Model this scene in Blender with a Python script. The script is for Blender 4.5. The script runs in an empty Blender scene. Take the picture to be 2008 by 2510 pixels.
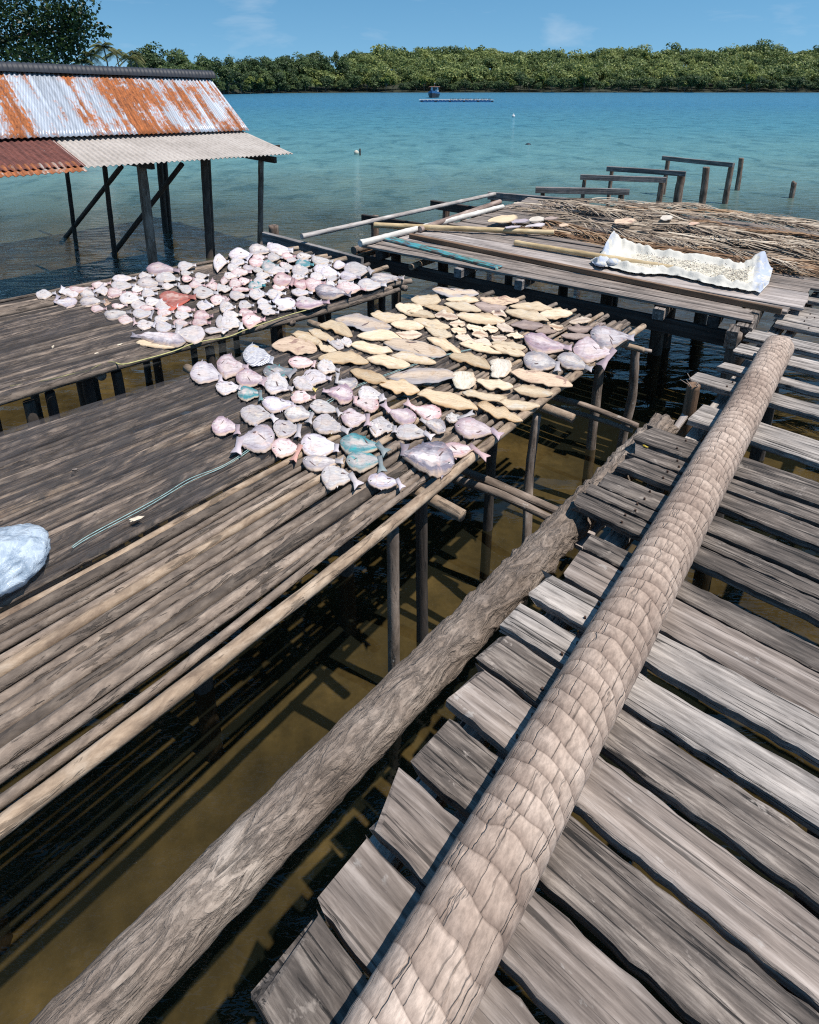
import bpy, math, random
import numpy as np
from mathutils import Vector, Matrix, noise as mnoise

random.seed(7)
rng = np.random.default_rng(11)
scene = bpy.context.scene
COL = scene.collection
R = math.radians

# ------------------------------------------------------------------ camera model
F, CX, CY, PITCH, H = 1453.0, 1004.0, 693.5, R(18.3), 2.7
CP, SP = math.cos(PITCH), math.sin(PITCH)
def ray(x, y):
    u = (x - CX) / F; v = -(y - CY) / F
    return Vector((u, CP + v * SP, -SP + v * CP))
def up(x, y, z=1.05):
    """photo pixel -> point of the horizontal plane at height z"""
    d = ray(x, y); t = (z - H) / d.z
    return Vector((d.x * t, d.y * t, z))
def onplane(x, y, A, d):
    n = (-d[1], d[0]); r = ray(x, y)
    t = (A[0] * n[0] + A[1] * n[1]) / (r.x * n[0] + r.y * n[1])
    return Vector((r.x * t, r.y * t, H + r.z * t))
def dp(x, y, z=1.05): return up(x / .859, y / .859, z)
TILE = dict(a=(60, 60), b=(540, 60), c=(1000, 60), d=(1450, 60), e=(60, 380), f=(540, 440), g=(1000, 440), h=(1450, 440),
            i=(60, 640), j=(440, 780), k=(800, 680), l=(1250, 680), m=(1450, 780), n=(60, 930), o=(700, 930), p=(1150, 930))
def tp(t, x, y): o = TILE[t]; return (o[0] + x / 3.45, o[1] + y / 3.45)
def tz(t, x, y, z=1.05): return up(*tp(t, x, y), z)
E1 = Vector((math.cos(R(50)), math.sin(R(50)), 0)); E2 = Vector((E1.y, -E1.x, 0)); UPV = Vector((0, 0, 1))

cam_d = bpy.data.cameras.new("camera"); cam = bpy.data.objects.new("camera", cam_d); COL.objects.link(cam)
cam.location = (0, 0, H); cam.rotation_euler = (R(90) - PITCH, 0, 0)
cam_d.sensor_fit = 'HORIZONTAL'; cam_d.sensor_width = 36; cam_d.lens = 36 * F / 2008
cam_d.shift_y = -(1255 - CY) / 2008
cam_d.clip_start = 0.05; cam_d.clip_end = 6000
scene.camera = cam

# ------------------------------------------------------------------ object helpers
def tag(o, label=None, cat=None, group=None, kind=None):
    if label: o['label'] = label
    if cat: o['category'] = cat
    if group: o['group'] = group
    if kind: o['kind'] = kind
    return o
def empty(name, loc, label=None, cat=None, group=None):
    o = bpy.data.objects.new(name, None); COL.objects.link(o); o.location = loc; o.empty_display_size = .2
    return tag(o, label, cat, group)
def link(name, me, mat, parent=None, M=None):
    if mat is not None:
        for m in (mat if isinstance(mat, (list, tuple)) else [mat]): me.materials.append(m)
    o = bpy.data.objects.new(name, me); COL.objects.link(o)
    M = M or Matrix()
    if parent is not None:
        o.parent = parent
        base = Matrix.Translation(parent.location) if parent.parent is None else Matrix.Translation(parent.parent.location) @ parent.matrix_basis
        if parent.type == 'MESH' and parent.parent is None: base = parent.matrix_basis
        M = base.inverted() @ M
    o.matrix_basis = M
    return o
def mesh(name, v, f, smooth=False, mi=None):
    me = bpy.data.meshes.new(name); me.from_pydata([tuple(q) for q in v], [], f); me.validate()
    if smooth: me.polygons.foreach_set('use_smooth', [True] * len(me.polygons))
    if mi is not None and len(mi) == len(me.polygons): me.polygons.foreach_set('material_index', mi)
    me.update(); return me
def obj(name, v, f, mat, parent=None, smooth=False, mi=None, origin=None):
    if origin is not None:
        origin = Vector(origin); v = [Vector(q) - origin for q in v]
    return link(name, mesh(name, v, f, smooth, mi), mat, parent, Matrix.Translation(origin) if origin is not None else None)
def frame(p0, p1, upv=UPV):
    x = (p1 - p0).normalized(); y = upv.cross(x)
    if y.length < 1e-3: y = Vector((0, 1, 0)).cross(x)
    y.normalize(); z = x.cross(y)
    M = Matrix((x, y, z)).transposed().to_4x4(); M.translation = p0
    return M
def board(name, p0, p1, w, th, mat, parent=None, upv=UPV, jag=.012, rag=0.0, seg=None, seed=None, wob=.004, nails=()):
    """weathered plank: p0,p1 = ends of the top centre line"""
    p0, p1 = Vector(p0), Vector(p1); L = (p1 - p0).length; M = frame(p0, p1, upv)
    rd = random.Random(seed if seed is not None else hash((round(p0.x, 3), round(p0.y, 3), round(p1.x, 3))) & 0xffff)
    n = seg or max(3, int(L / .09)); c = min(.006, th * .18, w * .1); ws = w / 2
    v = []; f = []
    ph = [rd.uniform(0, 6) for _ in range(6)]
    for i in range(n + 1):
        s = i / n; x = L * s
        e1 = wob * math.sin(s * 5 + ph[0]) + rd.uniform(-1, 1) * jag * .22; e2 = wob * math.sin(s * 4 + ph[1]) + rd.uniform(-1, 1) * jag * .22
        dz = wob * .7 * math.sin(s * 3.3 + ph[2]); tw = wob * .6 * math.sin(s * 2 + ph[3])
        q = [(-ws + e1 + c, 0 + tw), (ws + e2 - c, 0 - tw), (ws + e2, -c - tw), (ws + e2, -th + c), (ws + e2 - c, -th), (-ws + e1 + c, -th), (-ws + e1, -th + c), (-ws + e1, -c + tw)]
        for (y, z) in q:
            xx = x
            if i in (0, n) and (jag or rag):
                k = mnoise.noise(Vector((y * 40, seed or ph[4], i * 3.1))) * jag + rag * rd.uniform(-1, 1)
                xx += k
            v.append((xx, y, z + dz))
    for i in range(n):
        for j in range(8):
            a = i * 8 + j; b = i * 8 + (j + 1) % 8
            f.append((a, b, b + 8, a + 8))
    f.append(tuple(range(7, -1, -1))); f.append(tuple(n * 8 + j for j in range(8)))
    f = [tuple(reversed(q)) for q in f]; mi = [0] * len(f)
    for nx in nails:
        for sg in (-1, 1):
            cx_ = nx + rd.uniform(-.02, .02); cy_ = sg * w * rd.uniform(.2, .32); b0 = len(v); r_ = .0045
            v += [(cx_ + r_ * math.cos(q * 1.047), cy_ + r_ * math.sin(q * 1.047), .009) for q in range(6)] + [(cx_ + r_ * math.cos(q * 1.047), cy_ + r_ * math.sin(q * 1.047), -.01) for q in range(6)]
            f.append(tuple(b0 + q for q in range(6))); mi.append(1)
            for q in range(6): f.append((b0 + 6 + q, b0 + 6 + (q + 1) % 6, b0 + (q + 1) % 6, b0 + q)); mi.append(1)
    me = mesh(name, v, f, False, mi)
    return link(name, me, [mat, globals()['M']['nail']] if nails else mat, parent, M)
def pole(name, pts, rad, mat, parent=None, ns=10, seg=None, rough=.06, rings=None, flat=False, seed=None, smooth=True):
    """round pole through pts (world), rad = radius or list"""
    pts = [Vector(p) for p in pts]; M = frame(pts[0], pts[-1]); Mi = M.inverted(); q = [Mi @ p for p in pts]
    if not isinstance(rad, (list, tuple)): rad = [rad] * len(pts)
    L = sum((q[i + 1] - q[i]).length for i in range(len(q) - 1)); n = seg or max(4, int(L / .06))
    sd = seed if seed is not None else random.random() * 50
    v = []; f = []
    m = len(q) - 1
    def cat(i, t):
        a = q[max(i - 1, 0)]; b = q[i]; c = q[i + 1]; d = q[min(i + 2, m)]
        return .5 * ((2 * b) + (c - a) * t + (2 * a - 5 * b + 4 * c - d) * t * t + (3 * b - a - 3 * c + d) * t ** 3)
    for k in range(n + 1):
        s = k / n * m; i = min(int(s), m - 1); t = s - i
        c = cat(i, t); r = rad[i] * (1 - t) + rad[i + 1] * t
        t2 = cat(i, min(t + .02, 1)) - cat(i, max(t - .02, 0)); t2.normalize()
        yv = Vector((0, 0, 1)).cross(t2)
        if yv.length < 1e-4: yv = Vector((0, 1, 0))
        yv.normalize(); zv = t2.cross(yv)
        for j in range(ns):
            a = 2 * math.pi * j / ns
            rr = r * (1 + rough * mnoise.noise(Vector((c.x * 5 + sd, math.cos(a) * 1.3, math.sin(a) * 1.3 + sd))) + rough * .7 * mnoise.noise(Vector((c.x * 17 + sd, math.cos(a) * 3, math.sin(a) * 3))))
            if rings:
                per, amp = rings
                xx = c.x + .010 * mnoise.noise(Vector((c.x * 4, math.cos(a), math.sin(a)))) * 2
                fr = (xx / per) % 1.0
                rr *= 1 + amp * (math.exp(-((fr - .08) / .1) ** 2))
            v.append(c + yv * math.cos(a) * rr + zv * math.sin(a) * rr)
    for k in range(n):
        for j in range(ns):
            a = k * ns + j; b = k * ns + (j + 1) % ns
            f.append((a, b, b + ns, a + ns))
    nf = len(f)
    f.append(tuple(range(ns - 1, -1, -1))); f.append(tuple(n * ns + j for j in range(ns)))
    me = mesh(name, v, f)
    me.polygons.foreach_set('use_smooth', [smooth] * nf + [False, False])
    return link(name, me, mat, parent, M)
def rope(name, pts, r, mat, parent=None, ns=6):
    return pole(name, pts, r, mat, parent, ns=ns, seg=len(pts) * 6, rough=.15)

# ------------------------------------------------------------------ material helpers
def newmat(name):
    m = bpy.data.materials.new(name); m.use_nodes = True; nt = m.node_tree
    for n in list(nt.nodes): nt.nodes.remove(n)
    out = nt.nodes.new('ShaderNodeOutputMaterial'); b = nt.nodes.new('ShaderNodeBsdfPrincipled')
    nt.links.new(b.outputs[0], out.inputs[0])
    return m, nt, b, out
def N(nt, t, **kw):
    n = nt.nodes.new('ShaderNode' + t)
    for k, v in kw.items():
        if k.startswith('_'): setattr(n, k[1:], v)
        else: n.inputs[k.replace('__', ' ')].default_value = v
    return n
def L(nt, a, b): nt.links.new(a, b)
def ramp(nt, fac, stops, interp='LINEAR'):
    r = nt.nodes.new('ShaderNodeValToRGB'); r.color_ramp.interpolation = interp
    el = r.color_ramp.elements
    while len(el) < len(stops): el.new(.5)
    for e, (p, c) in zip(el, stops):
        e.position = p; e.color = (*c, 1) if len(c) == 3 else c
    L(nt, fac, r.inputs[0]); return r.outputs[0]
def mixc(nt, fac, a, b, mode='MIX'):
    m = nt.nodes.new('ShaderNodeMix'); m.data_type = 'RGBA'; m.blend_type = mode
    for s, i in ((fac, 0), (a, 6), (b, 7)):
        if hasattr(s, 'links'): L(nt, s, m.inputs[i])
        else: m.inputs[i].default_value = (*s, 1) if isinstance(s, tuple) and len(s) == 3 else s
    return m.outputs[2]
def mth(nt, op, a, b=0.0, clamp=False):
    m = nt.nodes.new('ShaderNodeMath'); m.operation = op; m.use_clamp = clamp
    for s, i in ((a, 0), (b, 1)):
        if hasattr(s, 'links'): L(nt, s, m.inputs[i])
        else: m.inputs[i].default_value = s
    return m.outputs[0]
def coords(nt, scale=(1, 1, 1), rnd=True, kind='Object'):
    tc = nt.nodes.new('ShaderNodeTexCoord'); mp = nt.nodes.new('ShaderNodeMapping'); mp.inputs['Scale'].default_value = scale
    L(nt, tc.outputs[kind], mp.inputs['Vector'])
    if rnd:
        oi = nt.nodes.new('ShaderNodeObjectInfo'); k = mth(nt, 'MULTIPLY', oi.outputs['Random'], 37.0)
        cb = nt.nodes.new('ShaderNodeCombineXYZ'); L(nt, k, cb.inputs[0]); L(nt, k, cb.inputs[1]); L(nt, k, cb.inputs[2])
        L(nt, cb.outputs[0], mp.inputs['Location'])
    return mp.outputs[0]
def noise(nt, vec, scale=1.0, detail=4.0, rough=.6, dist=0.0):
    n = N(nt, 'TexNoise', Scale=scale, Detail=detail, Roughness=rough, Distortion=dist); L(nt, vec, n.inputs['Vector']); return n.outputs['Fac']
def bump(nt, b, h, strength=.5, dist=.01):
    bn = N(nt, 'Bump', Strength=strength, Distance=dist); L(nt, h, bn.inputs['Height']); L(nt, bn.outputs[0], b.inputs['Normal'])
    return bn

def wood(name, cols, streak=(1.2, 28, 28), rough=.85, crack=.5, patch=1.5, bstr=.6, var=.35, spots=0.0, spotcol=(.6, .58, .55)):
    """weathered wood: long streaks along local X, dark cracks, blotches, a tone per object"""
    m, nt, b, out = newmat(name)
    v = coords(nt, streak); n1 = noise(nt, v, 1.0, 9, .68, .4)
    c = ramp(nt, n1, [(.32, cols[0]), (.5, cols[1]), (.66, cols[2])])
    v2 = coords(nt, (patch, patch * 2.5, patch * 2.5)); n2 = noise(nt, v2, 2.2, 5, .62)
    k = ramp(nt, n2, [(.3, (.55, .55, .56)), (.62, (1.12, 1.1, 1.08))])
    c = mixc(nt, .75, c, k, 'MULTIPLY')
    v3 = coords(nt, (streak[0] * .55, streak[1] * 1.5, streak[2] * 1.5)); n3 = noise(nt, v3, 1.0, 5, .6, .8)
    ck = ramp(nt, n3, [(.37, (0, 0, 0)), (.425, (1, 1, 1))])
    c = mixc(nt, crack, c, ck, 'MULTIPLY')
    if spots:
        v4 = coords(nt, (14, 22, 22)); n4 = noise(nt, v4, 1.0, 4, .7)
        sp = ramp(nt, n4, [(.63, (0, 0, 0)), (.7, (1, 1, 1))]); sp2 = mth(nt, 'MULTIPLY', sp, spots); c = mixc(nt, sp2, c, spotcol)
    oi = nt.nodes.new('ShaderNodeObjectInfo'); tone = mth(nt, 'MULTIPLY_ADD', oi.outputs['Random'], var); nt.nodes[-1].inputs[2].default_value = 1 - var / 2
    hs = N(nt, 'HueSaturation'); L(nt, tone, hs.inputs['Value']); L(nt, c, hs.inputs['Color'])
    L(nt, hs.outputs[0], b.inputs['Base Color']); b.inputs['Roughness'].default_value = rough
    hgt = mth(nt, 'ADD', n1, mth(nt, 'MULTIPLY', ck, .5))
    bump(nt, b, hgt, bstr, .008)
    return m
def plain(name, col, rough=.6, var=.25, scale=12, bstr=.2, metal=0.0):
    m, nt, b, out = newmat(name)
    v = coords(nt); n1 = noise(nt, v, scale, 5, .6)
    c = ramp(nt, n1, [(.3, tuple(x * (1 - var) for x in col)), (.7, tuple(min(1, x * (1 + var)) for x in col))])
    L(nt, c, b.inputs['Base Color']); b.inputs['Roughness'].default_value = rough; b.inputs['Metallic'].default_value = metal
    bump(nt, b, n1, bstr, .004)
    return m

M = {}
M['pole_grey'] = wood('pole_grey', [(.10, .076, .06), (.18, .138, .108), (.27, .213, .168)], (12, 24, 24), crack=.55, var=.9, bstr=1.0, patch=5, spots=.35, spotcol=(.36, .29, .23))
M['pole_tan'] = wood('pole_tan', [(.15, .10, .068), (.31, .225, .155), (.45, .35, .26)], (9, 18, 18), crack=.5, var=.25, patch=4, spots=.5, spotcol=(.2, .14, .1))
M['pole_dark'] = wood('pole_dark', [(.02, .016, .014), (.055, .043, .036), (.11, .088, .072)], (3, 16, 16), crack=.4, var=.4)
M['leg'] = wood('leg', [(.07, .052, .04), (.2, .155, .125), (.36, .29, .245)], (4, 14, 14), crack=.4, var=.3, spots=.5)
M['plank_dark'] = wood('plank_dark', [(.04, .032, .027), (.125, .102, .087), (.30, .255, .22)], (5, 46, 46), crack=.85, patch=3, spots=.7, spotcol=(.36, .31, .27), bstr=.9)
M['plank_grey'] = wood('plank_grey', [(.11, .095, .085), (.31, .275, .25), (.50, .45, .41)], (4, 48, 48), crack=.9, var=.4, patch=2.5, spots=.3, spotcol=(.14, .12, .1), bstr=.9)
M['plank_brown'] = wood('plank_brown', [(.085, .066, .056), (.22, .18, .155), (.38, .325, .29)], (2.8, 38, 38), crack=.7, var=.3, spots=.25)
M['plank_pale'] = wood('plank_pale', [(.2, .17, .155), (.37, .32, .295), (.5, .445, .42)], (2.2, 34, 34), crack=.35, var=.15)
M['timber'] = wood('timber', [(.1, .058, .034), (.2, .12, .072), (.29, .19, .125)], (1.2, 30, 30), crack=.35, var=.1)
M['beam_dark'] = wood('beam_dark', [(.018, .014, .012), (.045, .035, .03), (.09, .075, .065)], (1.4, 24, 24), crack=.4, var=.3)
M['beam_grey'] = wood('beam_grey', [(.07, .065, .065), (.19, .175, .17), (.33, .31, .30)], (1.6, 24, 24), crack=.5, var=.2, spots=.35)
M['post_red'] = wood('post_red', [(.05, .032, .025), (.17, .115, .085), (.33, .26, .21)], (3, 16, 16), crack=.45, var=.3, spots=.3)
M['bamboo_y'] = wood('bamboo_y', [(.4, .28, .14), (.56, .42, .23), (.66, .53, .34)], (3, 9, 9), crack=.12, var=.1, bstr=.15, rough=.5)
M['bamboo_g'] = wood('bamboo_g', [(.24, .21, .19), (.42, .38, .355), (.56, .52, .49)], (3, 14, 14), crack=.3, var=.1, bstr=.3, spots=.2)
M['bamboo_b'] = wood('bamboo_b', [(.16, .11, .09), (.29, .21, .175), (.42, .34, .29)], (3, 14, 14), crack=.3, var=.1, bstr=.3)
M['bamboo_w'] = wood('bamboo_w', [(.45, .42, .38), (.62, .59, .54), (.72, .69, .65)], (3, 14, 14), crack=.15, var=.05, bstr=.2)
M['nail'] = plain('nail', (.05, .025, .016), .8, .4, 60)
M['endgrain'] = plain('endgrain', (.42, .29, .19), .9, .3, 30)
# ------------------------------------------------------------------ light, sky
SUN_EL, SUN_AZ = R(66), R(118)     # azimuth measured from +Y (view direction) clockwise: right and a little behind
sd = Vector((math.sin(SUN_AZ) * math.cos(SUN_EL), math.cos(SUN_AZ) * math.cos(SUN_EL), math.sin(SUN_EL)))
sl = bpy.data.lights.new("sun", 'SUN'); sl.energy = 4.9; sl.angle = R(.53); sl.color = (1, .94, .86)
so = bpy.data.objects.new("sun", sl); COL.objects.link(so); so.rotation_euler = (-sd).to_track_quat('-Z', 'Y').to_euler(); so.location = (6, -6, 30)
w = bpy.data.worlds.new("World"); scene.world = w; w.use_nodes = True; nt = w.node_tree
for n in list(nt.nodes): nt.nodes.remove(n)
wo = nt.nodes.new('ShaderNodeOutputWorld'); bg = nt.nodes.new('ShaderNodeBackground'); L(nt, bg.outputs[0], wo.inputs[0])
sky = nt.nodes.new('ShaderNodeTexSky'); sky.sky_type = 'NISHITA'; sky.sun_disc = False
sky.sun_elevation = SUN_EL; sky.sun_rotation = SUN_AZ
sky.air_density = 1.0; sky.dust_density = 0.0; sky.ozone_density = .6; sky.altitude = 0
# thin clouds: white haze patches over the sky, laid out on the sky directions
tc = nt.nodes.new('ShaderNodeTexCoord')
sps = nt.nodes.new('ShaderNodeSeparateXYZ'); L(nt, tc.outputs['Generated'], sps.inputs[0]); cbs = nt.nodes.new('ShaderNodeCombineXYZ'); L(nt, sps.outputs[0], cbs.inputs[0]); L(nt, sps.outputs[1], cbs.inputs[1])
L(nt, mth(nt, 'ADD', mth(nt, 'MULTIPLY', mth(nt, 'MAXIMUM', sps.outputs[2], 0.0), .8), .17), cbs.inputs[2]); vn = nt.nodes.new('ShaderNodeVectorMath'); vn.operation = 'NORMALIZE'; L(nt, cbs.outputs[0], vn.inputs[0]); L(nt, vn.outputs[0], sky.inputs[0])
mp = nt.nodes.new('ShaderNodeMapping'); mp.inputs['Scale'].default_value = (5.5, 5.5, 22); mp.inputs['Location'].default_value = (.6, 0, .35)
L(nt, tc.outputs['Generated'], mp.inputs[0])
cn = noise(nt, mp.outputs[0], 1.0, 5, .55, .3)
cl = ramp(nt, cn, [(.55, (0, 0, 0)), (.78, (1, 1, 1))])
cf = mth(nt, 'MULTIPLY', cl, .32)
sc = mixc(nt, cf, sky.outputs[0], (6.0, 6.4, 7.0))
hs = N(nt, 'HueSaturation', Saturation=1.3, Hue=.488); L(nt, sc, hs.inputs['Color'])
L(nt, hs.outputs[0], bg.inputs[0]); bg.inputs[1].default_value = .115
scene.view_settings.view_transform = 'Standard'; scene.view_settings.look = 'None'; scene.view_settings.gamma = 1; scene.view_settings.exposure = .2
scene.cycles.use_denoising = False
scene.cycles.pixel_filter_type = 'BLACKMAN_HARRIS'; scene.cycles.filter_width = 1.15; scene.cycles.sample_clamp_indirect = 4; scene.cycles.sample_clamp_direct = 2.5
scene.cycles.max_bounces = 8; scene.cycles.transparent_max_bounces = 12; scene.cycles.caustics_reflective = False; scene.cycles.caustics_refractive = False

# ------------------------------------------------------------------ water and sea bed
m, nt, b, out = newmat('sea_water')
nt.nodes.remove(b)
tcn = nt.nodes.new('ShaderNodeTexCoord'); P = tcn.outputs['Object']
sep = nt.nodes.new('ShaderNodeSeparateXYZ'); L(nt, P, sep.inputs[0])
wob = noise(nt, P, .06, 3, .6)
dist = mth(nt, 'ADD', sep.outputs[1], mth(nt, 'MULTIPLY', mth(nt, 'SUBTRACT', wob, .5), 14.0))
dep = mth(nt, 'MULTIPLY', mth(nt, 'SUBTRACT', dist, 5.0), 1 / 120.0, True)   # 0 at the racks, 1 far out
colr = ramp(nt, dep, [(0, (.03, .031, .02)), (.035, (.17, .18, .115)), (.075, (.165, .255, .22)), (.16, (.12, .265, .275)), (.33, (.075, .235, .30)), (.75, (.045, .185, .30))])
streak = nt.nodes.new('ShaderNodeMapping'); streak.inputs['Scale'].default_value = (.8, .55, 1); L(nt, P, streak.inputs[0])
sn = noise(nt, streak.outputs[0], 1.0, 7, .72, .5)
colr = mixc(nt, .85, colr, ramp(nt, sn, [(.38, (.5, .6, .65)), (.48, (.95, .96, .97)), (.56, (1.05, 1.03, 1.02)), (.68, (1.4, 1.28, 1.22))]), 'MULTIPLY')  # light and dark of ripple reflections painted into the water colour
dif = N(nt, 'BsdfDiffuse'); L(nt, colr, dif.inputs[0])
trn = N(nt, 'BsdfTransparent'); trn.inputs[0].default_value = (.78, .72, .56, 1)
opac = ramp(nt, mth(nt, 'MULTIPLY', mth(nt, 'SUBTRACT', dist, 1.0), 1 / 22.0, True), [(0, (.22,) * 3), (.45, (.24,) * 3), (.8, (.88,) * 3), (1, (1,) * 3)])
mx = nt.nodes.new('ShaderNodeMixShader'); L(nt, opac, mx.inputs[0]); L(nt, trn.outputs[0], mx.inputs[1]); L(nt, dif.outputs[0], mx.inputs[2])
# waves: long soft swell + ripples
mp1 = nt.nodes.new('ShaderNodeMapping'); mp1.inputs['Scale'].default_value = (.8, 2.0, 1); mp1.inputs['Rotation'].default_value = (0, 0, R(-14)); L(nt, P, mp1.inputs[0])
w1 = noise(nt, mp1.outputs[0], 1.3, 2, .45, .5)
mp2 = nt.nodes.new('ShaderNodeMapping'); mp2.inputs['Scale'].default_value = (1.5, 3.6, 1); mp2.inputs['Rotation'].default_value = (0, 0, R(10)); L(nt, P, mp2.inputs[0])
w2 = noise(nt, mp2.outputs[0], 2.0, 4, .55, .4)
rip = ramp(nt, mth(nt, 'MULTIPLY', sep.outputs[1], 1 / 40.0, True), [(.1, (.06,) * 3), (.3, (.6,) * 3), (1, (1.1,) * 3)])
hgt = mth(nt, 'ADD', mth(nt, 'MULTIPLY', w1, .55), mth(nt, 'MULTIPLY', w2, rip))
bn = N(nt, 'Bump', Strength=1.0, Distance=.1); L(nt, hgt, bn.inputs['Height'])
gl = N(nt, 'BsdfGlossy', Roughness=.03); L(nt, ramp(nt, mth(nt, 'MULTIPLY', sep.outputs[1], 1 / 120.0, True), [(.06, (.02,) * 3), (.25, (.08,) * 3), (1, (.14,) * 3)]), gl.inputs['Roughness']); gl.inputs[0].default_value = (1, 1, 1, 1); L(nt, bn.outputs[0], gl.inputs['Normal'])
L(nt, bn.outputs[0], dif.inputs['Normal'])
fr = N(nt, 'Fresnel', IOR=1.46); L(nt, bn.outputs[0], fr.inputs['Normal'])
frc = mth(nt, 'MINIMUM', fr.outputs[0], .5)
mx2 = nt.nodes.new('ShaderNodeMixShader'); L(nt, frc, mx2.inputs[0]); L(nt, mx.outputs[0], mx2.inputs[1]); L(nt, gl.outputs[0], mx2.inputs[2])
L(nt, mx2.outputs[0], out.inputs[0]); M['water'] = m
def sheet(name, xs, ys, zf, mat):
    v = [(x, y, zf(x, y)) for y in ys for x in xs]; n = len(xs)
    f = [(j * n + i, j * n + i + 1, (j + 1) * n + i + 1, (j + 1) * n + i) for j in range(len(ys) - 1) for i in range(n - 1)]
    return tag(obj(name, v, f, mat, smooth=True), kind='structure')
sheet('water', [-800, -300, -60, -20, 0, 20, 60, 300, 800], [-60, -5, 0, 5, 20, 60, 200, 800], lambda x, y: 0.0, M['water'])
m, nt, b, out = newmat('sea_bed')
v = coords(nt, rnd=False); n1 = noise(nt, v, 1.1, 6, .65); n2 = noise(nt, v, 9, 5, .7)
c = ramp(nt, n1, [(.3, (.045, .036, .02)), (.5, (.12, .096, .052)), (.7, (.27, .21, .115))])
c = mixc(nt, .6, c, ramp(nt, n2, [(.32, (.45, .45, .42)), (.6, (1.1, 1.1, 1.05))]), 'MULTIPLY')
L(nt, c, b.inputs['Base Color']); b.inputs['Roughness'].default_value = .95; M['bed'] = m
def bedz(x, y):
    d = max(0, y - 1) ; return -.42 - .028 * d - .0006 * d * d * (1 if d < 60 else 60 / d) + .06 * mnoise.noise(Vector((x * .8, y * .8, 0)))
sheet('sea_bed', [-800, -60] + [i * .5 - 14 for i in range(57)] + [60, 800], [-60, -4] + [i * .5 - 3 for i in range(45)] + [26, 40, 80, 200, 800], lambda x, y: bedz(min(max(x, -60), 60), min(y, 100)), M['bed'])
# ------------------------------------------------------------------ drying racks (poles side by side on bearers and legs)
def lerp(a, b, t): return a + (b - a) * t
def make_net(name, quads, label, mat, na, nb, zf, seed=0, group=None):
    """net sheet over the pole field: quads = (near0, near1, far1, far0)"""
    v = []; f = []
    for i in range(na + 1):
        for j in range(nb + 1):
            s = i / na; t = j / nb
            p = lerp(lerp(quads[0], quads[1], t), lerp(quads[3], quads[2], t), s)
            v.append((p.x, p.y, zf(s, t, p)))
    for i in range(na):
        for j in range(nb):
            a = i * (nb + 1) + j; f.append((a, a + 1, a + nb + 2, a + nb + 1))
    Mn = Matrix((E1, -E2, UPV)).transposed().to_4x4(); Mn.translation = Vector(v[0]); Mi = Mn.inverted()
    o = link(name, mesh(name, [Mi @ Vector(q) for q in v], f, True), mat, None, Mn)
    return tag(o, label, 'net', group)
def netmat(name, dens, col, scale=260):
    m, nt, b, out = newmat(name)
    v = coords(nt, (1, 1, 1), False)
    rot = nt.nodes.new('ShaderNodeMapping'); rot.inputs['Scale'].default_value = (5.5, 46, 1); L(nt, v, rot.inputs[0])
    fold = noise(nt, rot.outputs[0], 1.0, 8, .7, 1.3)
    n2 = noise(nt, v, 3.0, 4, .6)
    a = ramp(nt, mth(nt, 'ADD', mth(nt, 'MULTIPLY', fold, .75), mth(nt, 'MULTIPLY', n2, .3)), [(.44, (dens[1],) * 3), (.56, (dens[0],) * 3)])
    c = ramp(nt, fold, [(.36, tuple(x * .3 for x in col)), (.5, col), (.64, tuple(x * 3.4 for x in col))])
    tr = N(nt, 'BsdfTransparent'); mx = nt.nodes.new('ShaderNodeMixShader')
    L(nt, c, b.inputs['Base Color']); b.inputs['Roughness'].default_value = .7
    bump(nt, b, fold, .8, .01)
    L(nt, a, mx.inputs[0]); L(nt, tr.outputs[0], mx.inputs[1]); L(nt, b.outputs[0], mx.inputs[2]); L(nt, mx.outputs[0], out.inputs[0])
    return m
M['net'] = netmat('net', (.22, .82), (.058, .05, .05)); M['net_thin'] = netmat('net_thin', (.1, .6), (.016, .015, .018))
M['net_pale'] = netmat('net_pale', (.05, .16), (.2, .2, .19))

RZ = 1.05                                     # top of the pole fields
def rack(label, near0, near1, far0, far1, n, mats, seed, zf=lambda s, t: 0.0, r0=.027):
    """near0/far0 = left outer pole, near1/far1 = right outer pole"""
    rd = random.Random(seed)
    base = Vector(((near0 + far1) / 2).to_tuple()); base.z = 0
    root = empty('drying_rack', base, label, 'drying rack')
    for i in range(n):
        t = (i + .5) / n
        r = r0 * rd.choice([.7, .85, 1, 1.15, 1.3])
        a = lerp(near0, near1, t); b = lerp(far0, far1, t); d = (b - a).normalized(); side = Vector((d.y, -d.x, 0))
        b = b + d * rd.uniform(-.16, .12); a = a + d * rd.uniform(-.1, .1)
        k = 6; pts = []; rr = []
        for q in range(k):
            s = q / (k - 1); p = lerp(a, b, s) + side * rd.uniform(-1, 1) * .013
            pts.append(Vector((p.x, p.y, RZ - r + zf(s, t) + rd.uniform(-.018, .006)))); rr.append(r * (1.12 - .25 * s) * rd.uniform(.92, 1.08))
        if rd.random() < .5: pts.reverse(); rr.reverse()
        pole('pole', pts, rr, M[rd.choice(mats)], root, ns=9, seg=46, rough=.13, seed=rd.random() * 90)
    return root
def leg(root, top, bot, r=.045, mat='pole_dark', mid=None, name='leg'):
    pts = [bot, (top + bot) / 2 + (mid or Vector((0, 0, 0))), top]
    return pole(name, pts, [r * 1.08, r, r * .95], M[mat], root, ns=12, rough=.1)

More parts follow.
